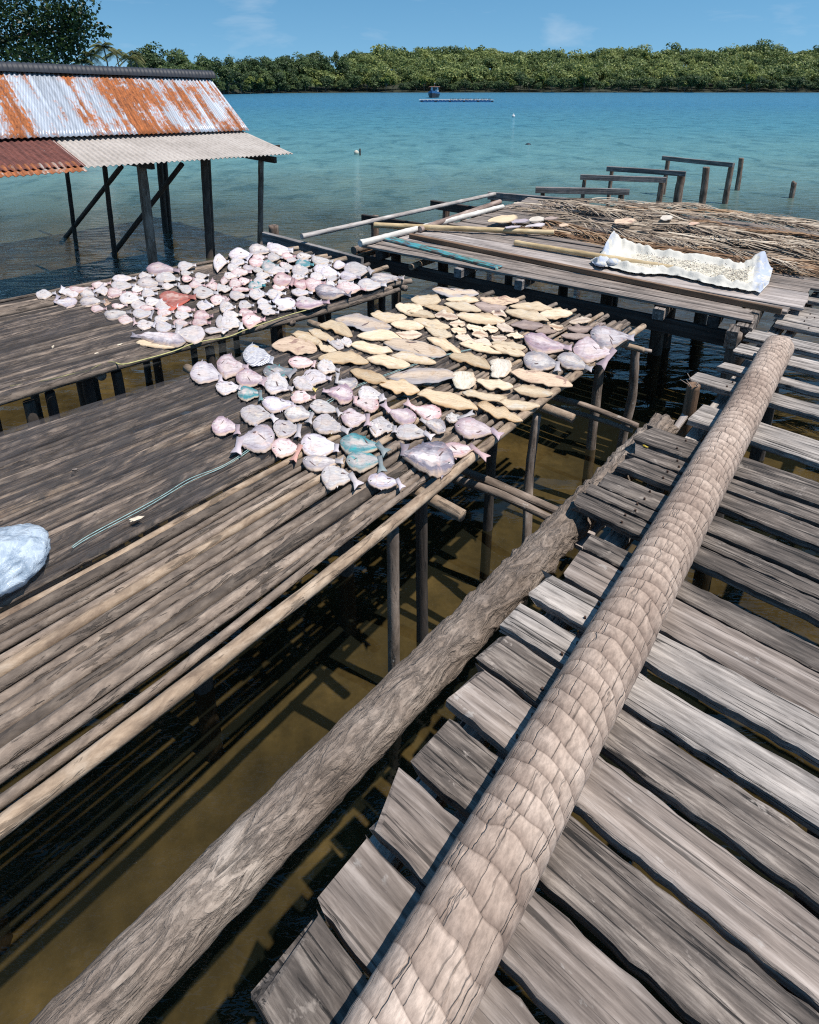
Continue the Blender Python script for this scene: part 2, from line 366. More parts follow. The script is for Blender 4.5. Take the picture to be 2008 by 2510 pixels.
# near rack
A_r_near, A_r_far = Vector((-.17, 1.86, 0)), Vector((1.66, 3.97, 0))
dA = (A_r_far - A_r_near).normalized()
A_n1 = A_r_near - dA * 1.75; A_f1 = A_r_far + dA * .10
A_l_near, A_l_far = Vector((-1.99, 2.71, 0)), Vector((.36, 4.87, 0))
dL = (A_l_far - A_l_near).normalized()
A_n0 = A_l_near - dL * 1.3; A_f0 = A_l_far + dL * .02
def sagA(s, t): return -.05 * max(0, .12 - t) / .12
RA = rack('large pole drying rack nearest the camera, full of cream fillets and split fish', A_n0 - E2 * .03, A_n1 - E2 * .05, A_f0 - E2 * .03, A_f1 - E2 * .035, 42, ['pole_grey'] * 11 + ['pole_tan'], 3, sagA, .0185)
# right-hand edge pole, lighter wood
pts = [A_n1 + Vector((0, 0, RZ - .012)), lerp(A_n1, A_f1, .33) + Vector((.01, -.01, RZ - .02)), lerp(A_n1, A_f1, .66) + Vector((-.012, .01, RZ - .012)), A_f1 + Vector((0, 0, RZ - .022))]
pole('edge_pole', pts, [.026, .024, .023, .021], M['pole_tan'], RA, ns=14, rough=.12)
def bearer(root, p, back, fwd, z, r=.04, mat='leg', name='bearer'):
    pole(name, [p - E2 * back + UPV * z, p + UPV * (z + .004), p + E2 * fwd + UPV * z], [r, r * 1.04, r * .96], M[mat], root, ns=12)
for (x, y, fw, z, r) in ((1168, 868, .10, .985, .026), (905, 1050, .07, .985, .027), (1352, 738, .1, .99, .02)):
    q = dp(x, y, z); q.z = 0
    t = (q - A_r_near).dot(dA); p = A_r_near + dA * t
    f = max(.06, (q - p).dot(E2)); bearer(RA, p, 2.0 if r > .022 else 1.2, f, z, r, 'pole_tan')

# legs of the near rack
top = dp(1131, 872, .94)
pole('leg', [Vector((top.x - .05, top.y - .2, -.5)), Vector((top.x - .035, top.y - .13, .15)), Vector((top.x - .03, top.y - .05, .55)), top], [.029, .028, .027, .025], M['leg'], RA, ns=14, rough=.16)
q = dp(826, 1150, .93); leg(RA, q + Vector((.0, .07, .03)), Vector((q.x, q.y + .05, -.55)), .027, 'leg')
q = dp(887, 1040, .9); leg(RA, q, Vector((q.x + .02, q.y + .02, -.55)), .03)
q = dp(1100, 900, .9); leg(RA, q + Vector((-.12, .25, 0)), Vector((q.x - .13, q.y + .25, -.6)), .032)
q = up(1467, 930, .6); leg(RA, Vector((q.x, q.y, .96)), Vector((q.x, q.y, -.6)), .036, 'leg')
cp = dp(1341, 735, .97)
pole('corner_post', [Vector((cp.x - .03, cp.y - .02, -.55)), Vector((cp.x - .02, cp.y, .2)), Vector((cp.x + .012, cp.y, .6)), Vector((cp.x - .012, cp.y, .985))], [.033, .032, .031, .029], M['leg'], RA, ns=14, rough=.2)
pole('peg', [cp + Vector((-.07, .03, .0)), cp + Vector((.1, -.01, -.012))], [.016, .014], M['leg'], RA)
for k in range(5):
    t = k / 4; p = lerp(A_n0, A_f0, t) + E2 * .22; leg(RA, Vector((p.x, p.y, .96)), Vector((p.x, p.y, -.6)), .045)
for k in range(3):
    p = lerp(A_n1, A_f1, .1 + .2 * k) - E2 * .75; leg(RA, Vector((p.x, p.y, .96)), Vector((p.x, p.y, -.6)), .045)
# low cross braces from the rack to the walkway
def brace(a, b, r, bend=.03):
    pole('cross_brace', [a, lerp(a, b, .5) + Vector((0, 0, bend)), b], [r, r * 1.05, r * .92], M['leg'], RA, ns=12, rough=.14)
a = tz('l', 420, 1050, .55); b = tz('l', 1010, 1235, .55); brace(a + (a - b) * .5, b + (b - a).normalized() * .06, .021)
a = tz('l', 730, 1205, .5); b = tz('l', 1040, 1300, .5); brace(a + (a - b) * 1.2, b, .017, .01)
a = tz('p', 0, 790, .62); b = tz('p', 740, 1110, .62); brace(a + (a - b) * .5, b + (b - a).normalized() * .1, .024, .0)
a = tz('p', 0, 905, .62); b = tz('p', 680, 1185, .6); brace(a + (a - b) * .4, b + (b - a).normalized() * .06, .022, .03)

# far rack
B_l_near, B_l_far = dp(60, 622, RZ), dp(598, 512, RZ)
B_r_near, B_r_far = dp(60, 822, RZ), dp(862, 592, RZ)
for q in (B_l_near, B_l_far, B_r_near, B_r_far): q.z = 0
dBl = (B_l_far - B_l_near).normalized(); dBr = (B_r_far - B_r_near).normalized()
def sagB(s, t): return .02 * math.sin(s * 5)
RB = rack('long pole drying rack below the shed, crowded with small split fish', B_l_near - dBl * 1.4, B_r_near - dBr * 1.1, B_l_far - dBl * .05, B_r_far - dBr * .02, 50, ['pole_grey'] * 4 + ['pole_dark'], 8, sagB, .0195)
for (x, y, zt) in ((110, 830, .95), (188, 800, .95), (448, 735, .95), (583, 690, .95), (682, 645, .95), (787, 618, .95), (811, 605, .97), (65, 850, .95), (250, 785, .95)):
    q = dp(x, y, zt); leg(RB, q - E2 * .04, Vector((q.x + random.uniform(-.03, .03), q.y + .03, -.7)) - E2 * .04, random.uniform(.028, .036))
for k in range(7):
    p = lerp(B_r_near - dBr * .8, B_r_far, (k + .4) / 7) - E2 * .7; leg(RB, Vector((p.x, p.y, .97)), Vector((p.x, p.y, -.7)), .032)
    p = lerp(B_l_near - dBl * .8, B_l_far, (k + .4) / 7) + E2 * .12; leg(RB, Vector((p.x, p.y, .97)), Vector((p.x, p.y, -.7)), .032)
for (x, y) in ((598, 680), (835, 608), (450, 715), (200, 790)):
    q = dp(x, y, .96); q.z = 0; bearer(RB, q - E2 * .05, 1.75, .1, .985, .027)
# pole tips sticking out at the far rack's right-hand end
for (t_, x0, y0, x1, y1, r) in (('f', 560, 590, 662, 578, .026), ('f', 790, 660, 905, 645, .026), ('f', 930, 700, 1062, 668, .03), ('f', 1190, 740, 1258, 715, .024), ('f', 1290, 780, 1412, 740, .026), ('f', 1480, 880, 1615, 858, .028)):
    a = tz(t_, x0, y0, 1.03); b = tz(t_, x1, y1, 1.03); pole('pole', [a - (b - a).normalized() * .5 - UPV * .01, b], [r, r * .9], M['pole_tan' if r > .0255 and x0 < 1400 else 'pole_grey'], RB)

# nets
def nz(seed, amp=.006, npole=27):
    def f(s, t, p):
        q = p.dot(E1) ; c = p.dot(E2)
        return RZ + .004 - .02 * (1 - abs(math.sin(math.pi * t * npole))) ** 1.5 + .004 * mnoise.noise(Vector((q * 2.5, t * npole, seed))) + amp * mnoise.noise(Vector((q * 1.2, c * 16, seed))) + amp * .8 * mnoise.noise(Vector((q * 5, c * 26, seed + 9)))
    return f
ropeA = [dp(x, y, RZ + .012) for (x, y) in ((150, 1150), (190, 1125), (300, 1066), (345, 1040), (400, 1008), (478, 975), (560, 920), (610, 890), (680, 850), (748, 812), (830, 782), (905, 755), (955, 742), (1030, 726))]
ext = (ropeA[0] - ropeA[2]).normalized()
ra0 = ropeA[0] + ext * .9; ra1 = ropeA[-1]
net_a = make_net('net', (A_n0 + E2 * .015, Vector((ra0.x, ra0.y, 0)), Vector((ra1.x, ra1.y, 0)) + dA * .0, A_f0 - dA * .25 + E2 * .03), 'dark fishing net spread over the left half of the nearest drying rack', M['net'], 90, 150, nz(2.0, .009))
net_c = make_net('net', (Vector((ra0.x, ra0.y, 0)), A_n1 - E2 * .12, A_f1 - E2 * .2 - dA * .3, Vector((ra1.x, ra1.y, 0))), 'thin black net sunk between the bare poles beside the pale teal rope', M['net_thin'] if 'net_thin' in M else M['net'], 90, 90, lambda s, t, p: RZ - .028 + .010 * mnoise.noise(Vector((p.dot(E1) * 1.5, p.dot(E2) * 22, 5))))
b0 = lerp(B_l_near, B_r_near, .42) - dBr * 1.0; b1 = B_r_near - dBr * 1.1
net_b = make_net('net', (b0, b1, B_r_far - dBr * .25, lerp(B_l_far, B_r_far, .05) - dBl * .1), 'dark net covering the front of the far fish rack', M['net'], 100, 110, lambda s, t, p: nz(7.0, .007)(s, t, p) + .02 * math.sin(s * 5))
# pale net edge hanging from the front of the far rack
ha = dp(270, 772, RZ); hb = dp(600, 690, RZ)
v = []; f = []
for i in range(31):
    for j in range(7):
        s = i / 30; t = j / 6; p = lerp(ha, hb, s) + E2 * (.02 + .02 * math.sin(s * 9 + t * 2))
        v.append((p.x, p.y, RZ - t * (.012 + .04 * math.sin(math.pi * min(1, s * 1.02)) ** .7)))
for i in range(30):
    for j in range(6): a = i * 7 + j; f.append((a, a + 1, a + 8, a + 7))
tag(obj('net', v, f, M['net_pale'], smooth=True, origin=v[0]), 'pale see-through net edge hanging from the front of the far rack', 'net')
M['rope_teal'] = plain('rope_teal', (.26, .4, .39), .6, .4, 60)
M['rope_yellow'] = plain('rope_yellow', (.42, .38, .16), .7, .35, 60)
for k, off in enumerate((0, .012)):
    pts = [p - UPV * .006 + E2 * (off + random.uniform(-.004, .004)) + UPV * .004 for p in ropeA]
    tag(rope('rope', pts, .0016, M['rope_teal']), ['pale teal cord along the net edge of the nearest rack', 'second teal cord, running just right of its twin on the nearest rack'][k], 'rope')
pts = [tz('i', x, y, RZ + .012) for (x, y) in ((-120, 1060), (35, 1032), (200, 1005), (400, 955), (540, 925), (640, 875), (740, 852), (830, 873), (1000, 835), (1250, 765), (1420, 700), (1560, 668), (1660, 655), (1760, 628))] + [tz('f', x, y, RZ + .012) for (x, y) in ((230, 1265), (420, 1200), (600, 1140), (780, 1092))]
tag(rope('rope', pts, .0045, M['rope_yellow']), 'yellow-green rope edging the net on the far rack', 'rope')

# ------------------------------------------------------------------ walkway
WZ = 1.0
WK = empty('walkway', tz('m', 900, 900, 0.0), 'weathered plank walkway on logs at the right, with wide gaps', 'walkway')
def wplank(tile, c0, c1, mat, length=1.7, z=WZ, th=.04, rag=.012, yaw=0, seed=None):
    """c0/c1 = far and near corner of the plank's left end (tile pixels)"""
    a = tz(tile, *c0, z); b = tz(tile, *c1, z); mid = (a + b) / 2
    w = max(.05, abs((a - b).dot(E1))); d = Matrix.Rotation(R(yaw), 3, 'Z') @ E2
    z0 = random.uniform(-.006, .006)
    return board('plank', mid + UPV * z0, mid + d * length + UPV * z0, w, th, M[mat], WK, jag=.018, rag=rag, seg=60, seed=seed, wob=.0015, nails=(.2, 1.02))
PLEND = None
PL = [('h', (1545, 1), (1500, 40), 'plank_grey'), ('m', (1590, -65), (1545, -20), 'plank_grey'),
      ('m', (1345, 85), (1300, 150), 'plank_grey'), ('m', (1255, 215), (1208, 285), 'plank_grey'),
      ('m', (1112, 362), (1074, 405), 'plank_grey'), ('m', (885, 445), (835, 520), 'plank_grey'), ('m', (945, 728), (822, 855), 'plank_grey'),
      ('m', (480, 905), (385, 1030), 'plank_dark'), ('m', (392, 1062), (338, 1140), 'plank_dark'), ('m', (334, 1148), (255, 1245), 'plank_dark'),
      ('p', (1195, 775), (1060, 865), 'plank_dark'), ('p', (1055, 872), (990, 940), 'plank_dark'), ('p', (985, 962), (885, 1045), 'plank_dark'),
      ('p', (1055, 1290), (960, 1400), 'plank_dark')]
PL.pop(0)
for i, (t, a, b, mt) in enumerate(PL): wplank(t, a, b, mt, seed=100 + i, rag=.03 if mt == 'plank_dark' else .014, yaw=random.uniform(-1.5, 1.5), length=1.9)
for (x0, y0, x1, y1) in ((1590, 925, 1545, 960), (1555, 1020, 1512, 1055), (1640, 1090, 1600, 1125), (1590, 1160, 1545, 1205)):
    wplank('h', (x0, y0), (x1, y1), 'plank_grey', length=1.5, seed=x0, z=.985)
# the walkway carries on towards and under the viewer
e = tz('p', 960, 1400, WZ); s0 = e.dot(E1); c0 = e.dot(E2)
s = s0 - .02; i = 0
while s > s0 - 2.3:
    wd = random.uniform(.1, .17); cc = c0 + random.uniform(-.05, .05) + .0 * i; p = E1 * (s - wd / 2) + E2 * cc; p.z = WZ + random.uniform(-.006, .006)
    board('plank', p, p + (Matrix.Rotation(R(random.uniform(-1.5, 1.5)), 3, 'Z') @ E2) * 2.2, wd, .04, M[random.choice(['plank_dark', 'plank_brown', 'plank_brown', 'plank_grey', 'plank_dark'])], WK, jag=.018, rag=.03, seg=60, seed=300 + i, wob=.0015, nails=(.2, 1.05))
    s -= wd + random.choice([.012, .02, .03, .05]); i += 1
# palm log along the left edge, rough bark
def barkmat(name, cols, vor, bs=1.0, crackd=.06, ringp=0.0):
    m, nt, b, out = newmat(name)
    v = coords(nt, (1, 1, 1), False)
    st = nt.nodes.new('ShaderNodeMapping'); st.inputs['Scale'].default_value = vor; L(nt, v, st.inputs[0])
    nn = N(nt, 'TexNoise', Scale=2.5, Detail=3); L(nt, st.outputs[0], nn.inputs[0])
    dv = mixc(nt, .3 if ringp else .7, st.outputs[0], nn.outputs['Color'], 'ADD')
    vo = N(nt, 'TexVoronoi', Scale=1.0); vo.feature = 'DISTANCE_TO_EDGE'
    if ringp:
        tcr = nt.nodes.new('ShaderNodeTexCoord'); sx = nt.nodes.new('ShaderNodeSeparateXYZ'); L(nt, tcr.outputs['Object'], sx.inputs[0])
        wv = noise(nt, coords(nt, (2.6, 2.2, 2.2), False), 1.0, 3, .55); xx = mth(nt, 'DIVIDE', mth(nt, 'ADD', sx.outputs[0], mth(nt, 'MULTIPLY', wv, .24)), ringp); fr = mth(nt, 'FRACT', xx)
        sv = nt.nodes.new('ShaderNodeSeparateXYZ'); L(nt, dv, sv.inputs[0]); cv = nt.nodes.new('ShaderNodeCombineXYZ'); L(nt, mth(nt, 'MULTIPLY', mth(nt, 'FLOOR', xx), 5.37), cv.inputs[0]); L(nt, sv.outputs[1], cv.inputs[1]); L(nt, sv.outputs[2], cv.inputs[2]); L(nt, cv.outputs[0], vo.inputs['Vector'])
    else: L(nt, dv, vo.inputs['Vector'])
    ck = ramp(nt, vo.outputs['Distance'], [(.0, (.18, .15, .13)), (crackd, (1, 1, 1))])
    if not ringp:
        fz = noise(nt, coords(nt, (9, 30, 30), False), 1.0, 6, .62, 1.4); ck = ramp(nt, fz, [(.36, (.16, .13, .11)), (.47, (.75, .72, .7)), (.56, (1, 1, 1))])
    n1 = noise(nt, coords(nt, (3, 3, 3), False), 1.0, 6, .65); n2 = noise(nt, coords(nt, (40, 90, 90), False), 1.0, 5, .65)
    c = ramp(nt, n1, [(.3, cols[0]), (.5, cols[1]), (.7, cols[2])])
    c = mixc(nt, .6, c, ramp(nt, n2, [(.36, (.5, .47, .45)), (.62, (1.18, 1.15, 1.12))]), 'MULTIPLY')
    c = mixc(nt, mth(nt, 'MULTIPLY', ramp(nt, noise(nt, coords(nt, (7, 16, 16), False), 1.0, 3, .6) if ringp else n1, [(.5, (.0,) * 3), (.62, (1,) * 3)]), .5), c, ck, 'MULTIPLY')
    hh = mth(nt, 'ADD', ck, mth(nt, 'MULTIPLY', n2, .4))
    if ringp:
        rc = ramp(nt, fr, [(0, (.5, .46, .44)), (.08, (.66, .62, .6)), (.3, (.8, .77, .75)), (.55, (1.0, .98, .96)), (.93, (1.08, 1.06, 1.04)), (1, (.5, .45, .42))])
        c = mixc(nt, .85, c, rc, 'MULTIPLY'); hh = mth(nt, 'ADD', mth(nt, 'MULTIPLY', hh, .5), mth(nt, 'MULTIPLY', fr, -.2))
    L(nt, c, b.inputs['Base Color']); b.inputs['Roughness'].default_value = .92; bump(nt, b, hh, bs, .012)
    return m
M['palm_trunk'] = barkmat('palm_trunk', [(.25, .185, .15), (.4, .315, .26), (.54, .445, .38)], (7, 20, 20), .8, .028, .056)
M['bark_log'] = barkmat('bark_log', [(.14, .105, .08), (.25, .2, .165), (.4, .34, .29)], (26, 34, 34), 1.0, .12)
def lumpy_log(name, p0, p1, r0, r1, mat, parent, ns=40, seg=150, ring=None, chunk=0.0, bend=0.0, seed=1.0):
    p0, p1 = Vector(p0), Vector(p1); Mx = frame(p0, p1); Lg = (p1 - p0).length; v = []; f = []
    for k in range(seg + 1):
        s = k / seg; x = Lg * s; r = r0 + (r1 - r0) * s
        off = bend * math.sin(math.pi * s)
        for j in range(ns):
            a = 2 * math.pi * j / ns; ca, sa = math.cos(a), math.sin(a)
            rr = r * (1 + .04 * mnoise.noise(Vector((x * 3 + seed, ca, sa))))
            if ring:
                per, amp = ring
                xx = x + .022 * mnoise.noise(Vector((x * 1.4, ca * .8, sa * .8 + seed))) + .01 * mnoise.noise(Vector((x * 5, ca * 2.5, sa * 2.5)))
                fr = (xx / per) % 1.0
                rr += amp * ((1 - fr) ** 1.6) * (.7 + .5 * mnoise.noise(Vector((x * 9, ca * 5, sa * 5))))
            if chunk:
                g = mnoise.noise(Vector((x * 16, ca * 2.6, sa * 2.6 + seed))); h = mnoise.noise(Vector((x * 34, ca * 5, sa * 5 + seed)))
                fade = min(1, max(0, (s - .33) / .25))
                rr += chunk * (.25 + .75 * fade) * (max(-.35, g) + .5 * h)
            v.append((x + (.02 * mnoise.noise(Vector((ca * 2, sa * 2, seed))) if k in (0, seg) else 0), ca * rr, sa * rr + off))
    for k in range(seg):
        for j in range(ns): a = k * ns + j; b = k * ns + (j + 1) % ns; f.append((a, b, b + ns, a + ns))
    f.append(tuple(range(ns - 1, -1, -1))); f.append(tuple(seg * ns + j for j in range(ns)))
    me = mesh(name, v, f); me.polygons.foreach_set('use_smooth', [True] * (len(f) - 2) + [False] * 2)
    return link(name, me, mat, parent, Mx)
la = tz('p', 735, 1330, .86); lb = tz('m', 560, 960, .85)
ld = (lb - la).normalized()
lumpy_log('edge_log', la - ld * 2.1, lb + ld * .1, .074, .07, M['bark_log'], WK, chunk=.022, seed=3.3)
# stringers under the planks, running along the walkway
s0 = tz('m', 880, 950, .9); s1 = tz('m', 1560, 70, .9); sdv = (s1 - s0).normalized()
board('stringer', s0 - sdv * 2.6 + E2 * .02, s1 + sdv * 1.2, .075, .07, M['plank_grey'], WK)
board('stringer', s0 - sdv * 2.6 + E2 * .13 - UPV * .02, s1 + sdv * 1.2 + E2 * .1, .06, .06, M['plank_pale'], WK)
board('stringer', s0 - sdv * 2.6 + E2 * .85, s1 + sdv * 1.2 + E2 * .85, .08, .07, M['plank_dark'], WK)
# posts beside the walkway
q0 = tz('m', 868, 560, 1.06)
pole('post', [Vector((q0.x - .01, q0.y - .02, -.6)), Vector((q0.x - .005, q0.y, .5)), q0], [.041, .039, .036], M['timber'], WK, ns=16, rough=.08)
for k in range(5):
    a = k * 1.3; pole('splinter', [q0 + Vector((math.cos(a) * .03, math.sin(a) * .03, -.01)), q0 + Vector((math.cos(a) * .045 - .035, math.sin(a) * .05, random.uniform(.015, .05)))], [.005, .002], M['plank_brown'], WK, ns=5, seg=3)
q1 = tz('m', 1222, 120, 1.0); pole('post', [Vector((q1.x, q1.y, -.6)), q1], [.048, .046], M['leg'], WK, ns=16, rough=.08)
for (c, sft) in ((.12, .3), (.12, 1.5), (.95, .2), (.95, 1.4), (.12, -.9), (.95, -1.0)):
    p = s0 + sdv * sft + E2 * c; pole('post', [Vector((p.x, p.y, -.7)), Vector((p.x, p.y, .84))], [.05, .048], M['pole_dark'], WK, ns=10)
a = tz('m', 690, 950, .8); b = tz('m', 775, 835, .86); board('slat', a, b + (b - a) * .6, .04, .02, M['plank_pale'], WK)
a = tz('p', 960, 1320, .82); b = tz('p', 1100, 1195, .82); board('slat', a - (b - a) * .5, b + (b - a) * .3, .07, .02, M['plank_pale'], WK)
# coconut trunk lying on the planks
ta = tz('m', 960, 1380, WZ + .08); tb = tz('m', 1585, 245, WZ + .08); td = (tb - ta).normalized()
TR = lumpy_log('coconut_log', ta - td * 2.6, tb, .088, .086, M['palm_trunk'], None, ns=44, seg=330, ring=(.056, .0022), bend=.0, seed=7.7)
tag(TR, 'ringed grey-brown coconut trunk lying lengthwise on the walkway planks', 'log')

# ------------------------------------------------------------------ platform with boards
PZ = 1.06
PF = empty('platform', dp(1150, 600, 0), 'grey boarded platform on dark posts, upper right, partly covered with dry palm fronds', 'platform')
f0 = dp(757, 516, PZ); f1 = dp(1582, 676, PZ); fd = (f1 - f0).normalized(); fb = Vector((-fd.y, fd.x, 0))     # fb points away from the viewer
def fpt(u, v, z=PZ): p = f0 + fd * u + fb * v; return Vector((p.x, p.y, z))
FL = (f1 - f0).length
rows = [(.02, .13, .0, FL, 'plank_brown'), (.155, .11, .05, FL - .03, 'plank_brown'), (.27, .115, .10, FL - .1, 'plank_brown'), (.39, .12, .02, FL + .2, 'plank_brown'), (.53, .26, .04, FL + .3, 'plank_pale'), (.8, .2, .1, FL + .3, 'plank_pale'), (1.01, .14, .15, FL + .3, 'plank_brown')]
vv = 1.16
while vv < 3.8: rows.append((vv, .13, .2 + .1 * random.random(), FL + .5 + .2 * random.random(), 'plank_brown')); vv += .14
for i, (v0, w_, u0, u1, mt) in enumerate(rows): board('board', fpt(u0, v0 + w_ / 2, PZ + random.uniform(-.005, .005)), fpt(u1, v0 + w_ / 2, PZ + random.uniform(-.005, .005)), w_ - .006, .028, M[mt], PF, seg=40, rag=.012, seed=500 + i)
# joists under the boards, their sawn ends showing in front
for (x, y, t_) in ((415, 770, 'g'), (940, 865, 'g'), (590, 1085, 'h')):
    q = tz(t_, x, y, PZ - .05); u = (q - f0).dot(fd); board('joist', fpt(u, -.03, PZ - .036), fpt(u, 2.9, PZ - .036), .085, .09, M['beam_grey'] if t_ == 'g' else M['plank_brown'], PF)
for u in (.25, FL - .25): board('joist', fpt(u, .02, PZ - .036), fpt(u, 2.9, PZ - .036), .085, .09, M['beam_dark'], PF)
board('stringer', fpt(-.05, .09, PZ - .135), fpt(FL - .02, .06, PZ - .135), .06, .125, M['beam_dark'], PF)
board('stringer', fpt(-.05, 1.1, PZ - .135), fpt(FL + .3, 1.1, PZ - .135), .06, .125, M['beam_dark'], PF)
board('stringer', fpt(.2, 2.7, PZ - .135), fpt(FL + .6, 2.7, PZ - .135), .06, .125, M['beam_dark'], PF)
# end beam on the right side
a = tz('h', 1300, 1235, PZ - .03); b = tz('h', 1625, 860, PZ - .0)
board('end_beam', Vector((a.x, a.y, PZ - .032)) - fb * .02, Vector((a.x, a.y, PZ - .032)) + fb * 1.6, .11, .12, M['plank_dark'], PF)
board('end_beam', Vector((a.x, a.y, PZ - .04)) - fb * .16 - fd * .06, Vector((a.x, a.y, PZ - .04)) + fb * .02 - fd * .06, .075, .14, M['plank_dark'], PF)
for (t_, x, y) in (('l', 1225, 640), ('h', 95, 1330), ('l', 1590, 480)):
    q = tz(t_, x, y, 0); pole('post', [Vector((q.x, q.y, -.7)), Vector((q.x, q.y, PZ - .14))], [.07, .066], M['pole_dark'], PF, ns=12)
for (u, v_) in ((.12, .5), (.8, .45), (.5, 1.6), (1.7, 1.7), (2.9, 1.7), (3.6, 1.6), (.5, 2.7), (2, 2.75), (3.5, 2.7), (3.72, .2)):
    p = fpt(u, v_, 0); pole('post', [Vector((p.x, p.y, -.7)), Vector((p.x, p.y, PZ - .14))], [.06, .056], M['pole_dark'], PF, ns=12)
# left end: projecting log ends
a = tz('f', 1128, 600, .985); pole('bearer', [a, a + (Vector((E1.x, E1.y, 0)) * 1.0)], [.045, .045], M['pole_grey'], PF, ns=14)
a = tz('f', 1150, 630, .95); board('bearer', a, a + E1 * .8, .11, .05, M['timber'], PF)
a = tz('g', 40, 735, .93); pole('bearer', [a - E1 * .03, a + E1 * .6], [.035, .035], M['pole_tan'], PF, ns=10)
# loose things lying on the platform
def bam(label, pts, r, mat, hollow=True):
    o = pole('bamboo_pole', pts, r, M[mat], None, ns=18, rough=.03, rings=(.36, .10), seg=int((Vector(pts[-1]) - Vector(pts[0])).length / .018))
    return tag(o, label, 'bamboo pole')
bam('long grey bamboo pole sloping from the jetty rail to the dark side beam', [tz('f', 690, 482, 1.12), tz('g', 735, 122, 1.12)], [.03, .028], 'bamboo_g')
bam('yellow bamboo pole with a splintered end lying across the platform boards', [tz('f', 1300, 385, 1.12), tz('g', 1235, 448, 1.11)], [.034, .03], 'bamboo_y')
bam('brown bamboo pole lying beside the white one on the platform', [tz('g', 100, 420, 1.105), tz('g', 778, 188, 1.12)], [.033, .036], 'bamboo_b')
bam('bleached white bamboo pole under the yellow one, its hollow end at the platform corner', [tz('f', 1183, 540, 1.10), tz('g', 803, 228, 1.10)], [.036, .031], 'bamboo_w')
bam('yellow bamboo pole whose end lies inside the white sack', [tz('g', 905, 533, 1.10), tz('h', 690, 750, 1.10)], [.03, .028], 'bamboo_y')
o = board('timber', tz('g', 20, 458, PZ + .052), tz('h', 1615, 1085, PZ + .052), .045, .05, M['timber'], None, jag=.004, seg=60, seed=9); tag(o, 'long brown squared timber lying along the platform boards', 'timber')
m, nt, b, out = newmat('flaked_paint')
v = coords(nt, (2, 22, 22)); n1 = noise(nt, v, 1.0, 7, .65, .6); v2 = coords(nt, (7, 30, 30)); n2 = noise(nt, v2, 1.0, 5, .65)
c = ramp(nt, n1, [(.36, (.04, .14, .27)), (.46, (.05, .25, .31)), (.56, (.07, .29, .26)), (.64, (.14, .2, .17))])
c = mixc(nt, ramp(nt, n2, [(.47, (0, 0, 0)), (.56, (1, 1, 1))]), c, (.085, .07, .06))
L(nt, c, b.inputs['Base Color']); b.inputs['Roughness'].default_value = .6; bump(nt, b, n2, .4, .004); M['blue_paint'] = m
o = board('painted_plank', tz('g', -195, 490, PZ + .03), tz('g', 770, 728, PZ + .03), .105, .026, M['blue_paint'], None, rag=.02, seg=40, seed=77, wob=.008); tag(o, 'broken plank with flaking blue and turquoise paint on the platform', 'plank')
# side beam from the shed post to the platform corner
SB = board('side_beam', tz('f', 365, 440, 1.06), tz('f', 1200, 662, 1.0), .05, .15, M['beam_grey'], None, seg=40); tag(SB, 'dark board on edge linking the shed post to the platform corner', 'beam')
q = tz('f', 435, 410, 1.08); o = pole('mooring_post', [Vector((q.x, q.y + .1, -.7)), Vector((q.x, q.y + .1, 1.09))], .06, M['post_red'], None, ns=12); tag(o, 'short brown post behind the shed end of the dark side beam', 'post')

# ------------------------------------------------------------------ unfinished jetty frames behind the platform
def jframe(label, a, b, posts, w=.06, th=.13, mat='beam_grey', z=1.0, pm='post_red'):
    A = up(*a, z); B = up(*b, z); root = empty('jetty_trestle', Vector(((A.x + B.x) / 2, (A.y + B.y) / 2, 0)), label, 'jetty trestle', 'unfinished jetty frames')
    board('beam', A, B, w, th, M[mat], root, seg=30, jag=.01)
    d = (B - A).normalized(); bk = Vector((-d.y, d.x, 0))
    for (t, r) in posts:
        p = A + d * t * (B - A).length + bk * (.04 + r * .9)
        pole('post', [Vector((p.x, p.y, -.9)), Vector((p.x, p.y, .4)), Vector((p.x + .01, p.y, z - .02))], [r * 1.05, r, r * .95], M[pm], root, ns=12, rough=.1)
    return root
jframe('dark jetty beam on one post, left of the grey bamboo pole', tp('f', 1203, 293), tp('g', 160, 372), [(.13, .055)], mat='beam_dark')
jframe('short dark jetty beam on a post, behind the crossing bamboo poles', tp('g', 198, 172), tp('g', 575, 232), [(.26, .055), (.9, .05)], mat='beam_dark')
jframe('low jetty beam at the back edge of the palm fronds', tp('g', 680, 104), tp('g', 1522, 170), [(.04, .055), (.97, .05)])
jframe('jetty frame with the thick grey beam, nearest behind the palm fronds', tp('g', 1082, 60), tp('h', 322, 80), [(.08, .04), (.93, .056)], th=.11)
jframe('second jetty frame behind the fronds, its beam a little higher', tp('c', 1460, 1265), tp('d', 635, 1292), [(.05, .04), (.96, .06)], th=.11)
jframe('third jetty frame, its right post thick and forked', tp('d', 130, 1198), tp('d', 802, 1240), [(.06, .045), (.94, .085)], th=.11)
jframe('farthest jetty frame out in the water', tp('d', 602, 1110), tp('d', 1203, 1168), [(.06, .055), (.95, .065)], th=.11)
for (x, y, xt, yt, r, lab) in ((925, 265, 972, 1205, .075, 'thick free-standing wooden post between the two outer jetty frames'), (1230, 90, 1268, 1128, .065, 'slim wooden post standing alone beyond the farthest jetty frame'), (1690, 155, 1705, 1370, .06, 'dark post at the far right edge of the water')):
    q = tz('h', x, y, 0); t = onplane(*tp('d', xt, yt), (q.x, q.y), (1, 0))
    o = pole('jetty_post', [Vector((q.x, q.y, -1)), Vector((q.x, q.y, .3)), t], [r, r, r * .95], M['post_red'], None, ns=14, rough=.1); tag(o, lab, 'post')

